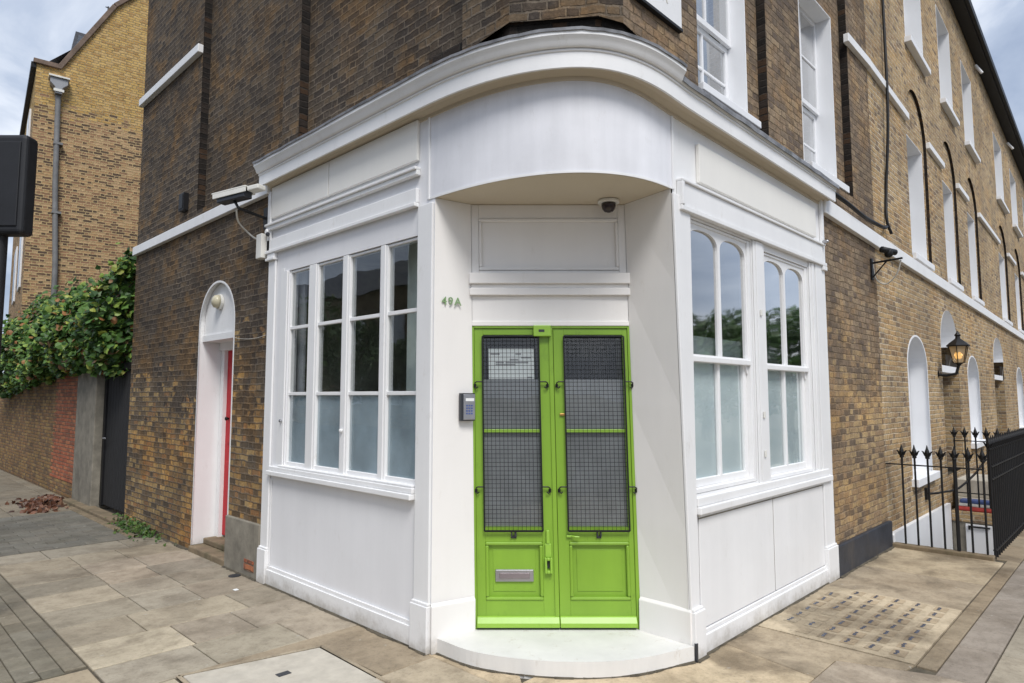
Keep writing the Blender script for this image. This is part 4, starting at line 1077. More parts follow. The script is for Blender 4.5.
# its junction box and cable
m_ = MB(); m_.box(-.075, -.001, 3.755, 3.865, 2.97, 3.205)
o = m_.build('junction_box', 'plastic_w', bevel=.006, loc=(-.04, 3.81, 2.97)); tag(o, 'white plastic junction box on the brick below the left camera', 'junction box')
def cable(pts, r, name, mat, label, n=6):
    P_ = [Vector(p_) for p_ in pts]; Q_ = [2 * P_[0] - P_[1]] + P_ + [2 * P_[-1] - P_[-2]]; rs = []
    for i in range(len(P_) - 1):
        for k in range(6):
            t_ = k / 6; a_, b_, c__, d__ = Q_[i:i + 4]
            rs.append(.5 * (2 * b_ + (c__ - a_) * t_ + (2 * a_ - 5 * b_ + 4 * c__ - d__) * t_ * t_ + (3 * b_ - a_ - 3 * c__ + d__) * t_ ** 3))
    rs.append(P_[-1]); m_ = MB(); m_.tube([tuple(q) for q in rs], r, n); o_ = m_.build(name, mat, smooth=True, loc=tuple(rs[-1])); tag(o_, label, 'cable'); return o_
cable([(-.26, 3.90, 3.42), (-.20, 3.98, 3.33), (-.10, 4.0, 3.25), (-.05, 3.93, 3.185), (-.05, 3.84, 3.19), (-.05, 3.80, 3.205)], .009, 'cable', 'cablewhite', 'white cable looping from the left camera to its junction box')
# small black vent box above the left string course
m_ = MB(); m_.fbox(Lw, 5.86, 6.02, 3.86, 4.07, .001, .06); m_.fbox(Lw, 5.88, 6.0, 3.88, 4.05, .0605, .066)
o = m_.build('vent_cowl', 'black', bevel=.006, loc=Lw(5.94, 3.86, 0)); tag(o, 'small black vent cowl on the dark brick above the white band', 'vent')
# bulkhead lamp in the arch
t = thing('bulkhead_light', 'round cream bulkhead light in the arch over the red door', 'light', Lw(4.95, 2.68, -.052))
MB().lathe([(.085, .0), (.085, -.03)][::-1], Lw(4.95, 2.68, -.052), axis=0, n=24).build('base', 'plastic_w', t)
MB().lathe([(.01, -.095), (.04, -.088), (.066, -.068), (.074, -.03)], Lw(4.95, 2.68, -.052), axis=0, n=24).build('lamp_shade', 'lampglass', t, smooth=True)
# thin wire looped across the brick
cable([Lw(4.42, 2.26, .01), Lw(4.3, 2.24, .012), Lw(4.1, 2.225, .012), Lw(3.9, 2.225, .012), Lw(3.74, 2.24, .01)], .0022, 'cable', 'cablewhite', 'thin white wire across the brick between the arch and the shopfront')
# white sign on the corner
t = thing('wall_sign', 'white painted sign board with faded lettering high on the corner brickwork', 'sign', Rw(.7, 4.17, 0))
m_ = MB(); m_.fbox(Rw, .50, 1.092, 4.175, 4.95, .002, .030); m_.build('board', 'white', t, bevel=.004)
m_ = MB(); m_.fbox(Rw, .49, 1.10, 4.155, 4.174, .002, .034); m_.build('bottom_edge', 'black', t)
for tx, ux_, z in (('ER', .84, 4.315),):
    o = text_mesh(tx, .13, 'faint', 'sign_lettering', (0, 0, 0), (1, 0, 0), (0, 0, 1), extrude=.001); o.parent = t; o.location = Vector(Rw(ux_, z, .031)) - t.location
# floodlight-like camera on a bracket, right facade
t = thing('security_camera', 'black security camera on an iron bracket under the white band of the right facade', 'security camera', Rw(5.3, 3.1, 0))
m_ = MB(); m_.fbox(Rw, 5.27, 5.33, 2.98, 3.22, .001, .02); m_.tube([Rw(5.30, 3.17, .01), Rw(5.30, 3.185, .32)], .012, 8); m_.tube([Rw(5.30, 3.0, .01), Rw(5.30, 3.17, .16)], .008, 6); m_.build('bracket', 'black', t)
m_ = MB(); m_.lathe([(.02, 0), (.04, .015), (.045, .06), (.035, .09), (.01, .10)], Rw(5.24, 3.20, .20), n=16); m_.tube([Rw(5.14, 3.28, .16), Rw(5.34, 3.265, .24)], .034, 12); m_.build('camera_body', 'black', t, smooth=True)
cable([Rw(5.32, 3.17, .30), Rw(5.36, 3.02, .24), Rw(5.40, 2.93, .12), Rw(5.38, 2.99, .03), Rw(5.345, 3.10, .015), Rw(5.34, 3.20, .012)], .008, 'cable', 'cablewhite', 'white cable loop under the black camera bracket')

# black cables on the right wall
cable([Rw(6.30, 9.3, .02), Rw(6.24, 7.0, .025), Rw(6.08, 5.2, .06), Rw(6.0, 4.2, .02), Rw(5.92, 3.80, .03), Rw(5.98, 3.62, .06)], .017, 'cable', 'black', 'thick black cable running down the brick at the party line')
cable([Rw(3.86, 3.70, .03), Rw(4.3, 3.645, .07), Rw(4.8, 3.615, .07), Rw(5.2, 3.63, .05), Rw(5.65, 3.64, .06), Rw(5.9, 3.70, .03)], .022, 'cable', 'black', 'black cable bundle lying along the white band right of the cornice')

# ================================================================== TERRACE TO THE RIGHT
random.seed(21)
TX0, TX1 = 5.50, 22.0
def tap(x, y, z):
    return (x, y, 1.67 + (z - 1.67) * (1 - .016 * (x - 5.5))) if z > .4 else (x, y, z if z < .1 else z)
class TMB(MB):
    def __init__(s): super().__init__(tap)
T = thing('terraced_house', 'yellow brick terraced house with white window reveals beyond the shopfront', 'building', (5.5, 0, 0))
AR = [(7.20, 8.35), (9.35, 10.42), (11.30, 12.35), (14.7, 15.9), (17.0, 18.1), (19.2, 20.3)]
mb = TMB()
GW = [(6.66, 7.70, .62, 2.08, 2.50), (10.50, 11.52, .82, 2.02, 2.44), (16.2, 17.2, .8, 2.02, 2.5)]
GD = [(8.62, 9.80, .45, 2.52, 3.08), (13.2, 14.4, .45, 2.5, 3.05)]
holes = [(archo(a, b_, c, d, e), 0) for a, b_, c, d, e in GW + GD]
for (a, b_) in AR: holes.append((archo(a, b_, 3.62, 5.45, 6.20), 0))
for (a, b_) in AR: holes.append((rect(a + .22, b_ + .12, 6.86, 8.62), 0))
wallpanel(mb, Rw, [(TX0 + .001, -2.4), (TX1, -2.4), (TX1, 9.62), (TX0 + .001, 9.62)], holes)
for (a, b_) in AR:
    wallpanel(mb, Rw, archo(a, b_, 3.62, 5.45, 6.20), [(rect(a + .08, b_ - .12, 3.66, 5.42), 0)], -.04)
mb.build('brick_wall', 'brickT', T)
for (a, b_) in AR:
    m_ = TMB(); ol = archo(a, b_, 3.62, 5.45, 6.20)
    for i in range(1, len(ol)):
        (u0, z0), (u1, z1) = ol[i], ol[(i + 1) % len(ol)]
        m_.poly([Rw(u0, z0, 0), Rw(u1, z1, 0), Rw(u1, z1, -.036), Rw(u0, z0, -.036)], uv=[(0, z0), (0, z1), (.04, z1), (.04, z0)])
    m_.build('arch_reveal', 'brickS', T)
def tparts(fn, *a, **k):
    pass
# windows of the terrace: reveals and sashes, then squeezed to the same fall as the wall
def taper(o):
    def run(ob):
        w_ = Vector((0, 0, 0)); q = ob
        while q is not None: w_ += q.location; q = q.parent
        for v_ in ob.data.vertices:
            p_ = v_.co + w_; n_ = tap(*p_); v_.co = Vector(n_) - w_
        for c_ in ob.children: run(c_)
    run(o)
for i, (a, b_) in enumerate(AR):
    o = upper_window(Rw, a + .08, b_ - .12, 3.66, 5.42, -.04, T, dep=.24, name='first_floor_window', net=False); taper(o)
    o = upper_window(Rw, a + .22, b_ + .12, 6.86, 8.62, -.0, T, dep=.26, name='second_floor_window', net=False); taper(o)
for (a, b_, c, d, e) in GW:
    m_ = TMB(); ol = archo(a, b_, c, d, e, 20); n = len(ol)
    for i in range(n):
        p0, p1 = ol[i], ol[(i + 1) % n]; m_.poly([Rw(*p0, .004), Rw(*p1, .004), Rw(*p1, -.26), Rw(*p0, -.26)])
    cxx = (a + b_) / 2; inn = [((u - cxx) * .94 + cxx, (z - d) * .94 + d if z > d else z) for u, z in ol]
    for i in range(1, n):
        m_.poly([Rw(*ol[i], .004), Rw(*ol[(i + 1) % n], .004), Rw(*inn[(i + 1) % n], .004), Rw(*inn[i], .004)])
    fr = m_.build('arched_window', 'farwhite', T)
    m_ = TMB(); m_.fbox(Rw, a, b_, c, e, -.30, -.27); m_.build('window_blind', 'farwhite', fr)
    m_ = TMB(); m_.fbox(Rw, a + .02, a + .07, c, d, -.265, -.22); m_.fbox(Rw, b_ - .07, b_ - .02, c, d, -.265, -.22); m_.fbox(Rw, cxx - .012, cxx + .012, c, e - .02, -.265, -.235); m_.fbox(Rw, a + .07, b_ - .07, (c + d) / 2 + .05, (c + d) / 2 + .1, -.265, -.225); m_.build('sash', 'farwhite', fr)
    m_ = TMB(); m_.fbox(Rw, a - .06, b_ + .06, c - .10, c - .001, -.05, .08); m_.build('sill', 'farwhite', fr, bevel=.006)
for k, (a, b_, c, d, e) in enumerate(GD):
    m_ = TMB(); ol = archo(a, b_, c, d, e, 20); n = len(ol)
    for i in range(n):
        p0, p1 = ol[i], ol[(i + 1) % n]
        if min(p0[1], p1[1]) < 2.1: continue
        m_.poly([Rw(*p0, .004), Rw(*p1, .004), Rw(*p1, -.30), Rw(*p0, -.30)])
    wallpanel(m_, Rw, [q for q in archo(a + .01, b_ - .01, 2.16, d, e - .01)], [], -.30)
    m_.fbox(Rw, a, b_, 2.05, 2.16, -.32, -.02)
    fr = m_.build('fanlight', 'farwhite', T)
    m_ = TMB(); m_.fbox(Rw, b_ - .001, b_ + .01, c, 2.05, -.95, -.004); m_.build('door_reveal', 'brickT', T); m_ = TMB(); m_.fbox(Rw, a - .01, a + .001, c, 2.05, -.95, -.004); m_.build('door_reveal', 'brickT', T)
    m_ = TMB(); m_.fbox(Rw, a, b_, c, 2.05, -.97, -.93); dd = m_.build('front_door', 'navy', T)
    m_ = TMB()
    for (x0, x1, z0, z1) in [(a + .15, a + .5, .7, 1.2), (b_ - .5, b_ - .15, .7, 1.2), (a + .15, a + .5, 1.35, 1.95), (b_ - .5, b_ - .15, 1.35, 1.95)]: m_.fbox(Rw, x0, x1, z0, z1, -.93, -.915)
    m_.build('door_panel', 'navy', dd, bevel=.005)
def tcourse(u0, u1, z0, z1, pr, mat='white'):
    m_ = TMB(); k = max(1, int((u1 - u0) / 1.5))
    vs = []; fs = []
    for i in range(k + 1):
        u = u0 + (u1 - u0) * i / k
        for (d, z) in ((-.005, z0), (pr, z0), (pr, z1), (-.005, z1)): vs.append(Rw(u, z, d))
    for i in range(k):
        for j in range(4): fs.append((i * 4 + j, i * 4 + (j + 1) % 4, i * 4 + 4 + (j + 1) % 4, i * 4 + 4 + j))
    fs += [(0, 1, 2, 3), (4 * k, 4 * k + 1, 4 * k + 2, 4 * k + 3)]
    m_.mesh(vs, fs); return m_.build('string_course', mat, T, bevel=.005)
tcourse(5.497, TX1, 3.372, 3.53, .05)
pr0 = 5.497
for (a, b_) in AR + [(TX1, TX1)]:
    tcourse(pr0, a, 5.53, 5.625, .05); pr0 = b_
m_ = TMB(); m_.box(TX0, TX1, -.20, -.001, 9.42, 9.50); m_.box(TX0, TX1, -.26, -.20, 9.44, 9.60); m_.box(TX0, TX1, -.205, 1, 9.50, 9.54)
m_.build('gutter', 'black', T, bevel=.01)
for x in (9.0, 13.0, 17.0):
    m_ = TMB(); m_.tube([Rw(x, 9.3, .02), Rw(x + .05, 9.1, .12)], .03, 8); m_.build('gutter_bracket', 'farwhite', T)
m_ = TMB(); m_.mesh([(TX0, -.2, 9.56), (TX1, -.2, 9.56), (TX1, 4, 12.0), (TX0, 4, 12.0), (TX0, 8, 9.56), (TX1, 8, 9.56)], [(0, 1, 2, 3), (3, 2, 5, 4), (0, 3, 4), (1, 5, 2)]); m_.build('roof', 'slate', T)
m_ = TMB(); m_.box(TX1 - .02, TX1, .01, 8, -.03, 9.5); m_.build('end_wall', 'brickT', T)
m_ = TMB(); m_.box(TX0 + .002, TX0 + .02, .3, 8, 0, 9.5); m_.build('end_wall', 'brickT', T)

# wall lantern by the terrace door
t = thing('wall_lantern', 'black carriage lantern with a glowing amber bulb beside the arched doorway', 'lantern', Rw(8.4, 2.0, 0))
lc = Rw(8.36, 2.12, .26)
m_ = MB(); m_.tube([Rw(8.36, 1.98, .0), Rw(8.36, 1.965, .10), Rw(8.36, 1.99, .22), (lc[0], lc[1], 2.13)], .020, 8); m_.lathe([(.055, 0), (.05, .02), (.02, .03)][::-1], Rw(8.36, 1.985, .0), axis=1, n=14); m_.lathe([(.012, .06), (.045, .09), (.075, .105)], (lc[0], lc[1], 2.04), n=6); m_.build('bracket', 'black', t)
m_ = MB()
for k in range(6):
    a = 2 * math.pi * k / 6
    m_.tube([(lc[0] + .072 * math.cos(a), lc[1] + .072 * math.sin(a), 2.14), (lc[0] + .125 * math.cos(a), lc[1] + .125 * math.sin(a), 2.375)], .006, 5)
m_.lathe([(.15, .235), (.155, .25), (.11, .29), (.06, .33), (.035, .35), (.03, .38), (.045, .40), (.02, .43), (.008, .46)], (lc[0], lc[1], 2.14), n=6); m_.build('lantern_frame', 'black', t)
m_ = MB(); m_.lathe([(.068, 0), (.120, .235)], (lc[0], lc[1], 2.14), n=6)
m_.build('lantern_glass', M['amber'], t)
m_ = MB(); m_.lathe([(.005, 0), (.03, .015), (.036, .045), (.022, .08), (.012, .10)], (lc[0], lc[1], 2.20), n=12); m_.build('bulb', 'bulb', t, smooth=True)
pl_ = bpy.data.lights.new('lantern_lamp', 'POINT'); pl_.energy = .6; pl_.color = (1, .6, .25); pl_.shadow_soft_size = .04
plo = bpy.data.objects.new('lantern_lamp', pl_); col.objects.link(plo); plo.parent = t; plo.location = Vector((lc[0], lc[1], 2.25)) - t.location

# ------- basement area: floor, walls, white painted stair flank
m_ = MB()
m_.poly([(AX0, AY0, -2.4), (AX1, AY0, -2.4), (AX1, .0, -2.4), (AX0, .0, -2.4)])
m_.poly([(AX0, AY0, -2.4), (AX1, AY0, -2.4), (AX1, AY0, -.02), (AX0, AY0, -.02)])
m_.poly([(AX0 - .0, AY0, -2.4), (AX0, 0, -2.4), (AX0, 0, -.02), (AX0, AY0, -.02)])
m_.poly([(AX1, AY0, -2.4), (AX1, 0, -2.4), (AX1, 0, -.02), (AX1, AY0, -.02)])
o = m_.build('basement_area', 'concrete'); struct(o, 'sunken basement area behind the railings')
m_ = MB(); m_.prism([Rw(5.53, -2.39, .004), Rw(8.44, -2.39, .004), Rw(8.44, .14, .004), Rw(5.60, .14, .004), Rw(5.53, .12, .004)], Vector(Rw(0, 0, .05)) - Vector(Rw(0, 0, .004)))
o = m_.build('stucco_band', 'farwhite', T)
# entrance bridge with steps and planter
t = thing('entrance_bridge', 'white walled bridge of steps leading to the terrace doorway', 'steps', (9.1, -.5, 0))
m_ = MB(); m_.box(8.46, 9.92, AY0 + .01, -.052, -2.38, -.105); m_.build('side_wall', 'greyrender', t)
m_ = MB(); m_.box(8.43, 8.455, -.60, -.215, -2.38, -.125); m_.build('white_panel', 'farwhite', t, bevel=.004)
m_ = MB(); m_.box(8.44, 9.94, AY0 + .005, -.0515, -.1045, .045); m_.build('coping', M['brickT'], t, bevel=.01)
m_ = MB(); m_.box(8.72, 9.8, -.90, -.0525, .0455, .20); m_.box(8.82, 9.8, -.55, -.0525, .2005, .45); m_.build('step', 'concrete', t, bevel=.01)
m_ = MB(); m_.box(8.405, 8.429, -.50, -.25, -.165, -.145); m_.box(8.405, 8.429, -.27, -.25, -.20, -.166); m_.build('iron_strap', 'black', t)
t = thing('woven_sack', 'blue white and red striped sack lying on the terrace steps', 'bag', (8.55, -.4, .05))
for i, (z0, z1, mt, k) in enumerate([(.047, .105, 'redp', 0), (.1055, .15, 'plastic_w', .01), (.1505, .20, 'blue', .025)]):
    m_ = MB(); m_.box(8.47 + k, 8.70 - k, -.58 + k, -.12 - k, z0, z1); m_.build('stripe', mt, t, bevel=.02, seg=3)

# ------- iron railings
def bar_set(name, label, p0, p1, n, ztop, zb, rail_z, cat='railing', group=None, post_ends=True, thick=()):
    t_ = thing(name, label, cat, (*p0, zb), group=group)
    A_ = Vector((*p0, 0)); B_ = Vector((*p1, 0)); first = None
    for i in range(n):
        f = (i + .5) / n if not post_ends else i / (n - 1); q = A_.lerp(B_, f); th = .0105 if i not in thick else .018
        m_ = MB(); m_.tube([(0, 0, zb), (0, 0, ztop - .10)], th, 6)
        # fleur-de-lis style head: collar, flared leaves, point
        m_.lathe([(th, -.15), (.022, -.143), (.022, -.128), (th, -.12), (.016, -.11), (.026, -.085), (.020, -.06), (.011, -.035), (.003, .0)], (0, 0, ztop + .035), n=8)
        for sx in (-1, 1):
            m_.tube([(0, 0, ztop - .10), (sx * .024, 0, ztop - .072), (sx * .040, 0, ztop - .036), (sx * .052, 0, ztop - .030)], [.010, .010, .008, .003], 5)
            m_.tube([(0, 0, ztop - .10), (0, sx * .024, ztop - .072), (0, sx * .040, ztop - .036), (0, sx * .052, ztop - .030)], [.010, .010, .008, .003], 5)
        if i in thick or first is None:
            o_ = m_.build('bar', 'black', t_)
            if i not in thick: first = o_
        else:
            o_ = first.copy(); col.objects.link(o_); o_.parent = t_
        o_.location = Vector((q.x, q.y, 0)) - t_.location
    d = (B_ - A_).normalized(); nn = Vector((-d.y, d.x, 0)) * .016
    for z in rail_z:
        m_ = MB(); m_.prism([tuple(A_ - nn + Vector((0, 0, z))), tuple(B_ - nn + Vector((0, 0, z))), tuple(B_ + nn + Vector((0, 0, z))), tuple(A_ + nn + Vector((0, 0, z)))], (0, 0, .012)); m_.build('rail', 'black', t_)
    return t_
GR = 'black iron railings round the basement area'
bar_set('iron_railing', 'black spearhead railing across the end of the footpath, seven bars', (5.52, -.165), (5.52, -.905), 7, 1.10, .05, (.905,), group=GR, thick=(4,))
m_ = MB(); m_.box(5.505, 5.535, -.165, -.002, .906, .918); m_.build('rail', 'black', bpy.data.objects['iron_railing'])
m_ = MB(); m_.box(5.47, 5.575, -.96, -.002, -.02, .045); o = m_.build('stone_kerb', 'stone_edge', bevel=.01, loc=(5.52, -.5, 0)); tag(o, 'brown stone kerb carrying the spearhead railing', 'kerb stone')
bar_set('iron_railing', 'long black railing running away along the pavement edge', (5.60, -.955), (13.1, -.955), 58, 1.22, .0, (.93, .80, .08), group=GR)
bar_set('iron_railing', 'short black railing on the bridge to the doorway', (8.42, -.14), (8.42, -.90), 7, 1.20, .12, (1.03, .30), group=GR)
t = thing('handrail', 'curved black handrail above the basement stair', 'handrail', (7.24, -.02, .32))
m_ = MB(); m_.tube([(7.24, -.01, .40), (7.24, -.06, .40), (7.4, -.12, .40), (7.8, -.18, .39), (8.1, -.22, .40), (8.3, -.28, .47), (8.42, -.38, .60), (8.46, -.50, .80)], .014, 8); m_.build('rail', 'black', t, smooth=True)
m_ = MB(); m_.box(7.20, 7.28, -.03, -.001, .32, .47); m_.build('wall_plate', 'black', t)

# ================================================================== LEFT BACKGROUND
# garden wall, pier and gate
t = thing('garden_wall', 'old yellow brick garden wall with a patch of red brick under the creeper', 'wall', (.1, 11, 0))
m_ = MB(); m_.box(.0, .25, 10.26, 24, -.03, 2.02); m_.build('brick_face', 'brickG', t)
m_ = MB()
ol = [(10.262, .25), (11.9, .25)]
for k in range(30):
    z = .25 + k * .0615 * .97; e_ = 11.9 + (.0 if k % 2 else .14) - .006 * k; ol += [(e_, z), (e_, z + .0615 * .97)]
ol += [(10.262, ol[-1][1])]
m_.prism([(-.001, y_, z_) for y_, z_ in ol[:1] + ol[2:]], (-.004, 0, 0)); m_.build('rebuilt_patch', 'brickred', t)
m_ = MB(); m_.box(-.03, .28, 10.26, 24, 2.021, 2.08); m_.build('coping', 'stone_edge', t, bevel=.01)
m_ = MB(); m_.box(-.05, .30, 9.17, 10.25, -.03, 2.05); m_.box(-.07, .32, 9.15, 10.27, 2.051, 2.11)
o = m_.build('gate_pier', 'greyrender', bevel=.012, loc=(.1, 9.7, 0)); tag(o, 'grey rendered pier beside the black gate', 'pier')
t = thing('garden_gate', 'black boarded gate between the grey pier and the dark brick house', 'gate', (.1, 8.5, 0))
m_ = MB(); m_.box(.06, .11, 7.74, 7.84, .05, 2.12); m_.box(.06, .11, 9.06, 9.16, .05, 2.12); m_.box(.06, .11, 7.84, 9.06, 2.04, 2.14); m_.build('frame', 'black', t, bevel=.004)
m_ = MB()
for i in range(9): m_.box(.085, .105, 7.845 + i * .135, 7.972 + i * .135, .07, 2.035)
m_.build('board', 'tar', t, bevel=.003)
m_ = MB(); m_.tube([(.05, 8.95, 1.05), (.02, 8.95, 1.05), (.02, 8.85, 1.05)], .01, 8); m_.build('handle', 'steel', t)

# creeper over wall and gate
def leaves(n, sampler, size, cols, seed):
    random.seed(seed); m_ = MB()
    for _ in range(n):
        p_, shade = sampler(); 
        if p_ is None: continue
        s_ = size * random.uniform(.55, 1.25); a = random.uniform(0, 6.28)
        nrm = Vector((random.uniform(-1, .15), random.uniform(-.8, .35), random.uniform(-.1, 1))).normalized()
        x_ = nrm.orthogonal().normalized(); x_.rotate(Matrix.Rotation(a, 3, nrm)); y_ = nrm.cross(x_)
        c_ = Vector(p_)
        shp = [(0, -.5), (.38, -.32), (.5, .05), (.25, .22), (0, .62), (-.25, .22), (-.5, .05), (-.38, -.32)]
        vs = [tuple(c_ + x_ * (u * s_) + y_ * (v_ * s_) - nrm * (abs(u) * s_ * .28 + max(0, v_) * s_ * .15)) for u, v_ in shp] + [tuple(c_)]
        m_.cur = tint(random.choices(cols[0], cols[1])[0] if not shade else random.choice(cols[2]), .25)
        m_.mesh(vs, [(i, (i + 1) % 8, 8) for i in range(8)])
    return m_
import mathutils.noise as mn
def creeper():
    y = random.uniform(7.95, 16.5)
    top = 3.35 + .16 * math.sin(y * 1.9) + .22 * mn.noise(Vector((y * 1.3, 1, 0))) + .13 * (y - 8) / 8
    if y < 9.0: top += .45 * (9.0 - y)
    bot = (2.02 if y < 10.5 else 2.05 - .07 * (y - 10.5)) + .14 * mn.noise(Vector((y * 2.1, 5, 0)))
    z = bot + (top - bot) * random.random() ** .85
    h = (z - bot) / (top - bot)
    bulge = .42 * math.sin(math.pi * min(1, h * .9 + .12)) + .20 * mn.noise(Vector((y * 1.7, z * 1.9, 3)))
    dep = random.random() ** 1.6
    x = -bulge * (1 - dep) + .35 * dep
    if mn.noise(Vector((y * 2.6, z * 3.0, 9))) < -.10 and dep < .6: x += .34
    if random.random() < .05: z += random.uniform(0, .22); x -= .08
    return (x, y, z), False
greens = [(.07, .15, .032), (.11, .21, .045), (.045, .10, .028), (.20, .29, .055), (.32, .36, .07), (.32, .15, .06), (.15, .10, .05)]
m_ = leaves(22000, creeper, .105, (greens, [5, 5, 5, 3, 1.4, .8, .8], greens), 4)
t = thing('climbing_plant', 'dense green creeper spilling over the garden wall and gate', 'plant', (0, 10, 2))
m_.build('foliage', 'leaf', t)
m_ = MB(); random.seed(9)
for k in range(26):
    y = random.uniform(8.2, 15.5); z = 2.0; pts = [(.1, y, z)]
    for j in range(5): y += random.uniform(-.3, .3); z += random.uniform(.18, .38); pts.append((.12 - .25 * random.random(), y, z))
    m_.tube(pts, [.02, .017, .014, .011, .008, .004], 5)
m_.build('stem', 'bark', t)
# weeds in the corner by the gate
random.seed(6)
def weeds():
    y = random.gauss(7.0, .42); x = -abs(random.gauss(0, .10)) - .01
    return (x, y, .02 + .10 * random.random() ** 2 * max(0, 1 + x * 4)), False
m_ = leaves(380, weeds, .04, ([(.05, .11, .02), (.09, .15, .03), (.07, .075, .03)], [4, 3, 2], []), 8)
tag(m_.build('weeds', 'leaf'), 'small green weeds at the foot of the dark brick wall', 'weeds', kind='stuff')
# fallen leaves heap on the far path
def dead():
    cx_, cy_, rr, hh = random.choice([(-.42, 9.9, .26, .12), (-.30, 10.5, .22, .09), (-.62, 9.55, .22, .05), (-.50, 10.3, .55, .02)])
    r_ = abs(random.gauss(0, .5)); a = random.random() * 6.28
    x = min(-.09, cx_ + rr * r_ * math.cos(a)); y = cy_ + rr * 1.8 * r_ * math.sin(a); return (x, y, .012 + hh * max(0, 1 - r_) * random.random()), False
m_ = leaves(380, dead, .08, ([(.12, .05, .028), (.18, .08, .045), (.07, .035, .022), (.24, .13, .08)], [4, 3, 3, 1], []), 12)
tag(m_.build('fallen_leaves', 'leaf'), 'heap of brown fallen leaves on the far pavement', 'leaves', kind='stuff')
# dirt and moss gathered in the angle of wall and paving
random.seed(31); m_ = MB()
def dirtline(path, wmax):
    pts = []
    for i in range(len(path) - 1):
        a_, b_ = Vector((*path[i], 0)), Vector((*path[i + 1], 0)); t_ = (b_ - a_); L_ = t_.length; t_.normalize(); nn = Vector((t_.y, -t_.x, 0)); k = max(1, int(L_ / .03))
        if nn.dot(Vector((CAM.x, CAM.y, 0)) - a_) < 0: nn = -nn
        pv = None
        for j in range(k + 1):
            q = a_ + t_ * (L_ * j / k); w_ = wmax * max(.12, .5 + mn.noise(q * 3.1) * 1.1 + random.uniform(-.25, .25))
            cur_ = (q - nn * .002, q + nn * w_)
            if pv: m_.poly([(pv[0].x, pv[0].y, .0125), (cur_[0].x, cur_[0].y, .0125), (cur_[1].x, cur_[1].y, .0035), (pv[1].x, pv[1].y, .0035)])
            pv = cur_
dirtline([(-.046, 3.70), (-.034, 3.70), (-.034, 1.45)], .020); dirtline([(-.047, 1.45), (-.047, 1.265)], .018)
dirtline([(1.07, -.048), (1.21, -.048)], .018); dirtline([(1.21, -.032), (3.72, -.032)], .022); dirtline([(3.74, -.047), (5.47, -.047)], .03)
dirtline([(-.037, 4.44), (-.037, 3.71)], .035); dirtline([(-.002, 7.7), (-.002, 5.4)], .05)
dirtline(bow, .020)
tag(m_.build('dirt', 'soil'), 'line of dark dirt gathered along the foot of the walls and step', 'dirt', kind='stuff')
# litter scraps
m_ = MB(); m_.box(-.30, -.265, 3.56, 3.60, .001, .006); o = m_.build('litter', 'paper', loc=(-.28, 3.58, 0)); tag(o, 'scrap of white paper on the slabs near the grey plinth', 'litter')
m_ = MB(); m_.lathe([(.055, .001), (.055, .007), (.03, .009)], (-.10, 4.03, 0), n=16); o = m_.build('drain_cap', 'dark_p', loc=(-.1, 4.03, 0)); tag(o, 'small round dark drain cap by the grey plinth', 'drain cover')

# far gable house
G0 = Vector((0, 15.6)); GD_ = Vector((.993, -.12)).normalized(); SD_ = Vector((.12, .993)).normalized()
def gp(u, z, d=0):    # on the gable: u along, d towards the viewer
    q = G0 + GD_ * u - SD_ * d; return (q.x, q.y, z)
H_ = thing('gabled_house', 'yellow brick house with a sloping parapet gable behind the creeper', 'building', (0, 15.6, 0))
prof_g = [(0, -.03), (11, -.03), (11, 9.4), (6.0, 14.6), (4.6, 14.6), (1.50, 11.12), (.47, 9.22), (0, 9.22)]
m_ = MB(); tris = tessellate_polygon([[Vector((u, z, 0)) for u, z in prof_g]])
for t3 in tris:
    pp = [prof_g[i] for i in t3]; m_.poly([gp(*q) for q in pp], uv=[q for q in pp])
def sp(u, z): q = G0 + SD_ * u; return (q.x, q.y, z)
m_.poly([sp(0, -.03), sp(9, -.03), sp(9, 9.15), sp(0, 9.15)], uv=[(0, 0), (9, 0), (9, 9.2), (0, 9.2)])
q0 = G0 + GD_ * 11; 
m_.build('brick_wall', 'brickF', H_)
m_ = MB()
for (a_, b_) in [((-.06, 9.22), (.47, 9.22)), ((.47, 9.22), (1.50, 11.12)), ((1.50, 11.12), (4.6, 14.6)), ((4.6, 14.6), (6.0, 14.6)), ((6.0, 14.6), (11, 9.4))]:
    du, dz = b_[0] - a_[0], b_[1] - a_[1]; l = math.hypot(du, dz); nu, nz_ = -dz / l * .10, du / l * .10
    pts = [gp(a_[0], a_[1], .07), gp(b_[0], b_[1], .07), gp(b_[0] + nu, b_[1] + nz_, .07), gp(a_[0] + nu, a_[1] + nz_, .07)]
    m_.prism(pts, tuple(Vector(gp(0, 0, -.25)) - Vector(gp(0, 0, .07))))
m_.build('coping', 'coping', H_, bevel=.01)
m_ = MB(); r0 = [sp(0, 9.15), sp(9, 9.15)]; 
m_.poly([gp(.0, 9.15, -.1), sp(9, 9.15), tuple(Vector(sp(9, 14.5)) + Vector((5.2, -.6, 0))), gp(5.2, 14.5, -.1)])
m_.build('roof', 'slate', H_)
m_ = MB(); m_.prism([sp(-.02, 9.10), sp(9, 9.10), sp(9, 9.24), sp(-.02, 9.24)], (-.10, 0, 0)); m_.build('gutter', 'black', H_, bevel=.01)
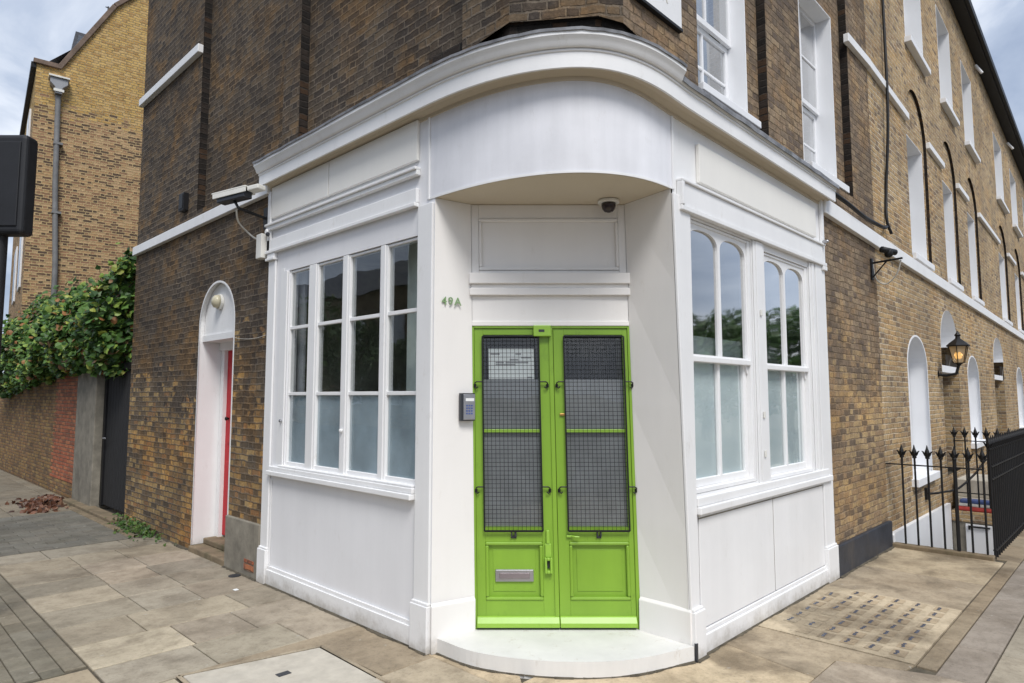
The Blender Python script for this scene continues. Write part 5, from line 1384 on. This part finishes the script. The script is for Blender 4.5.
# rooflight box seen over the slope
m_ = MB(); m_.prism([gp(.62, 9.55, -.5), gp(1.02, 9.55, -.5), gp(1.02, 10.48, -.5), gp(.74, 10.48, -.5)], tuple(Vector(gp(0, 0, -1.3)) - Vector(gp(0, 0, -.5)))); dm = m_.build('dormer', 'slate', H_)
m_ = MB(); m_.prism([gp(.74, 9.9, -.495), gp(.98, 9.9, -.495), gp(.98, 10.4, -.495), gp(.80, 10.4, -.495)], tuple(Vector(gp(0, 0, -.499)) - Vector(gp(0, 0, -.495)))); m_.build('pane', 'glass_up', dm)
m_ = MB(); m_.tube([gp(1.36, 10.8, -.3), gp(1.36, 11.25, -.3)], .018, 6); m_.tube([gp(1.30, 11.22, -.3), gp(1.42, 11.22, -.3)], .012, 6); m_.build('aerial', 'dark_p', H_)
# hopper and drainpipe
m_ = MB(); m_.tube([gp(.43, 8.55, .09), gp(.47, 6.5, .09), gp(.56, 4.6, .09), gp(.60, 0, .09)], .055, 12)
dpipe = m_.build('drainpipe', 'pipe', H_, smooth=True, autosm=40)
m_ = MB(); 
m_.prism([gp(.26, 8.92, .02), gp(.60, 8.92, .02), gp(.60, 8.80, .02), gp(.50, 8.70, .02), gp(.50, 8.56, .02), gp(.36, 8.56, .02), gp(.36, 8.70, .02), gp(.26, 8.80, .02)], tuple(Vector(gp(0, 0, .22)) - Vector(gp(0, 0, .02)))); m_.build('hopper', M['grey_p'], dpipe, bevel=.01)
m_ = MB(); m_.prism([gp(.23, 8.925, .01), gp(.63, 8.925, .01), gp(.63, 8.965, .01), gp(.23, 8.965, .01)], tuple(Vector(gp(0, 0, .26)) - Vector(gp(0, 0, .01)))); m_.prism([gp(.33, 8.60, .225), gp(.53, 8.60, .225), gp(.53, 8.66, .225), gp(.33, 8.66, .225)], tuple(Vector(gp(0, 0, .24)) - Vector(gp(0, 0, .225)))); m_.build('hopper_rim', 'plastic_w', dpipe, bevel=.004)
for z in (7.4, 5.8):
    m_ = MB(); u = .45 + (8.5 - z) * .028; m_.prism([gp(u - .09, z, .0), gp(u + .09, z, .0), gp(u + .09, z + .05, .0), gp(u - .09, z + .05, .0)], tuple(Vector(gp(0, 0, .15)) - Vector(gp(0, 0, 0)))); m_.build('pipe_clip', 'pipe', dpipe)
# windows on its street side
for (u, z) in ((1.0, 4.2), (1.0, 7.0), (4.0, 4.2), (4.0, 7.0)):
    m_ = MB(); m_.prism([sp(u, z), sp(u + 1.0, z), sp(u + 1.0, z + 1.5), sp(u, z + 1.5)], (-.04, 0, 0)); fr = m_.build('window', 'farwhite', H_, bevel=.01)
    m_ = MB(); m_.prism([tuple(Vector(sp(u + .1, z + .1)) + Vector((-.042, 0, 0))), tuple(Vector(sp(u + .9, z + .1)) + Vector((-.042, 0, 0))), tuple(Vector(sp(u + .9, z + 1.4)) + Vector((-.042, 0, 0))), tuple(Vector(sp(u + .1, z + 1.4)) + Vector((-.042, 0, 0)))], (-.004, 0, 0)); m_.build('pane', 'glass_up', fr)

# black signal box on a post at the left edge
t = thing('signal_box', 'black rounded signal housing on a post at the left edge of the photo', 'signal', (-1.95, 4.05, 0))
def cbx(a_, b_, c_, d_, e_, f_, m__):
    # box turned square to the viewer: s along the view's right, o towards the viewer
    r_ = Vector((.696, -.719)); f2 = Vector((-.7185, -.6949)); base = Vector((-1.93, 4.09))
    vs = []
    for z in (e_, f_):
        for (s_, o_) in ((a_, c_), (b_, c_), (b_, d_), (a_, d_)):
            q = base + r_ * s_ + f2 * o_; vs.append((q.x, q.y, z))
    m__.mesh(vs, [(0, 3, 2, 1), (4, 5, 6, 7), (0, 1, 5, 4), (1, 2, 6, 5), (2, 3, 7, 6), (3, 0, 4, 7)])
m_ = MB(); cbx(-.14, .165, -.05, .09, 2.90, 3.685, m_); m_.build('housing', 'housing', t, bevel=.035, seg=4)
m_ = MB(); cbx(-.10, .125, .0905, .10, 2.96, 3.62, m_); m_.build('back_plate', 'housing', t, bevel=.01)
m_ = MB(); m_.tube([(-1.93 - .04, 4.09 + .04, -.03), (-1.93 - .04, 4.09 + .04, 3.0)], .045, 14); m_.build('post', 'housing', t, smooth=True, autosm=40)

# ================================================================== ACROSS THE STREETS (seen only as reflections in the glass)
def crown(seed, c, r, h, n=6000, size=.24):
    random.seed(seed); lumps = [(Vector((c[0] + random.uniform(-.6, .6) * r, c[1] + random.uniform(-.6, .6) * r, c[2] + random.uniform(-.4, .5) * h)), random.uniform(.35, .6) * r) for _ in range(9)]
    def s_():
        L_, rr = random.choice(lumps); v_ = Vector((random.gauss(0, 1), random.gauss(0, 1), random.gauss(0, 1))).normalized() * rr * random.random() ** .4
        v_.z *= h / r; return tuple(L_ + v_), False
    return leaves(n, s_, size, ([(.04, .085, .02), (.06, .12, .028), (.03, .06, .016)], [3, 3, 3], []), seed)
LT = ['broad green street tree across the right-hand street', 'second green street tree across the right-hand street, further along', 'third green street tree far along the right-hand street', 'tall green tree across the left-hand street', 'second tall tree across the left-hand street, further along', 'third tall tree far along the left-hand street']
for i, (x, y, zc, r, h) in enumerate([(13, -9.5, 2.9, 3.0, 2.4), (20, -9.5, 3.0, 3.6, 2.5), (29, -10, 3.6, 4.4, 3.2), (-13, 9, 3.4, 3.2, 2.6), (-13.5, 16, 3.8, 3.6, 2.8), (-14, 25, 3.8, 4, 3)]):
    t = thing('street_tree', LT[i], 'tree', (x, y, 0), group='trees across the streets')
    crown(40 + i, (x, y, zc), r, h).build('crown', 'leaf', t)
    m_ = MB(); m_.tube([(x, y, -.03), (x + .1, y, 1.2), (x, y + .1, 2.6), (x - .1, y, zc + .6)], [.22, .18, .15, .08], 10)
    for k in range(4):
        a = k * 1.6; m_.tube([(x, y + .05, 2.0 + .25 * k), (x + r * .3 * math.cos(a), y + r * .3 * math.sin(a), 2.9 + .25 * k), (x + r * .55 * math.cos(a), y + r * .55 * math.sin(a), 3.6 + .3 * k)], [.09, .06, .02], 7)
    m_.build('trunk', 'bark', t)
t = thing('opposite_terrace', 'brown brick terrace across the left-hand street', 'building', (-19, 10, 0))
m_ = MB(); m_.box(-26, -18, 0, 45, -.03, 7.5); m_.build('brick_wall', 'brickR', t)
m_ = MB(); m_.mesh([(-26.3, -.3, 7.5), (-17.7, -.3, 7.5), (-22, -.3, 10.2), (-26.3, 45.3, 7.5), (-17.7, 45.3, 7.5), (-22, 45.3, 10.2)], [(0, 1, 2), (3, 5, 4), (1, 4, 5, 2), (0, 2, 5, 3), (0, 3, 4, 1)]); m_.build('roof', 'slate', t)
for k in range(11):
    for z in (1.2, 4.4):
        m_ = MB(); m_.box(-18, -17.95, 2 + k * 4, 3.3 + k * 4, z, z + 1.7); f_ = m_.build('window', 'farwhite', t); m_ = MB(); m_.box(-17.949, -17.94, 2.1 + k * 4, 3.2 + k * 4, z + .1, z + 1.6); m_.build('pane', 'glass_up', f_)

# ------------------------------------------------------------------ render settings
sc.render.engine = 'CYCLES'
sc.render.resolution_x = 1024; sc.render.resolution_y = 683
sc.view_settings.view_transform = 'Standard'; sc.view_settings.look = 'None'; sc.view_settings.gamma = 1
sc.view_settings.exposure = .31
sc.cycles.max_bounces = 8; sc.cycles.transparent_max_bounces = 12
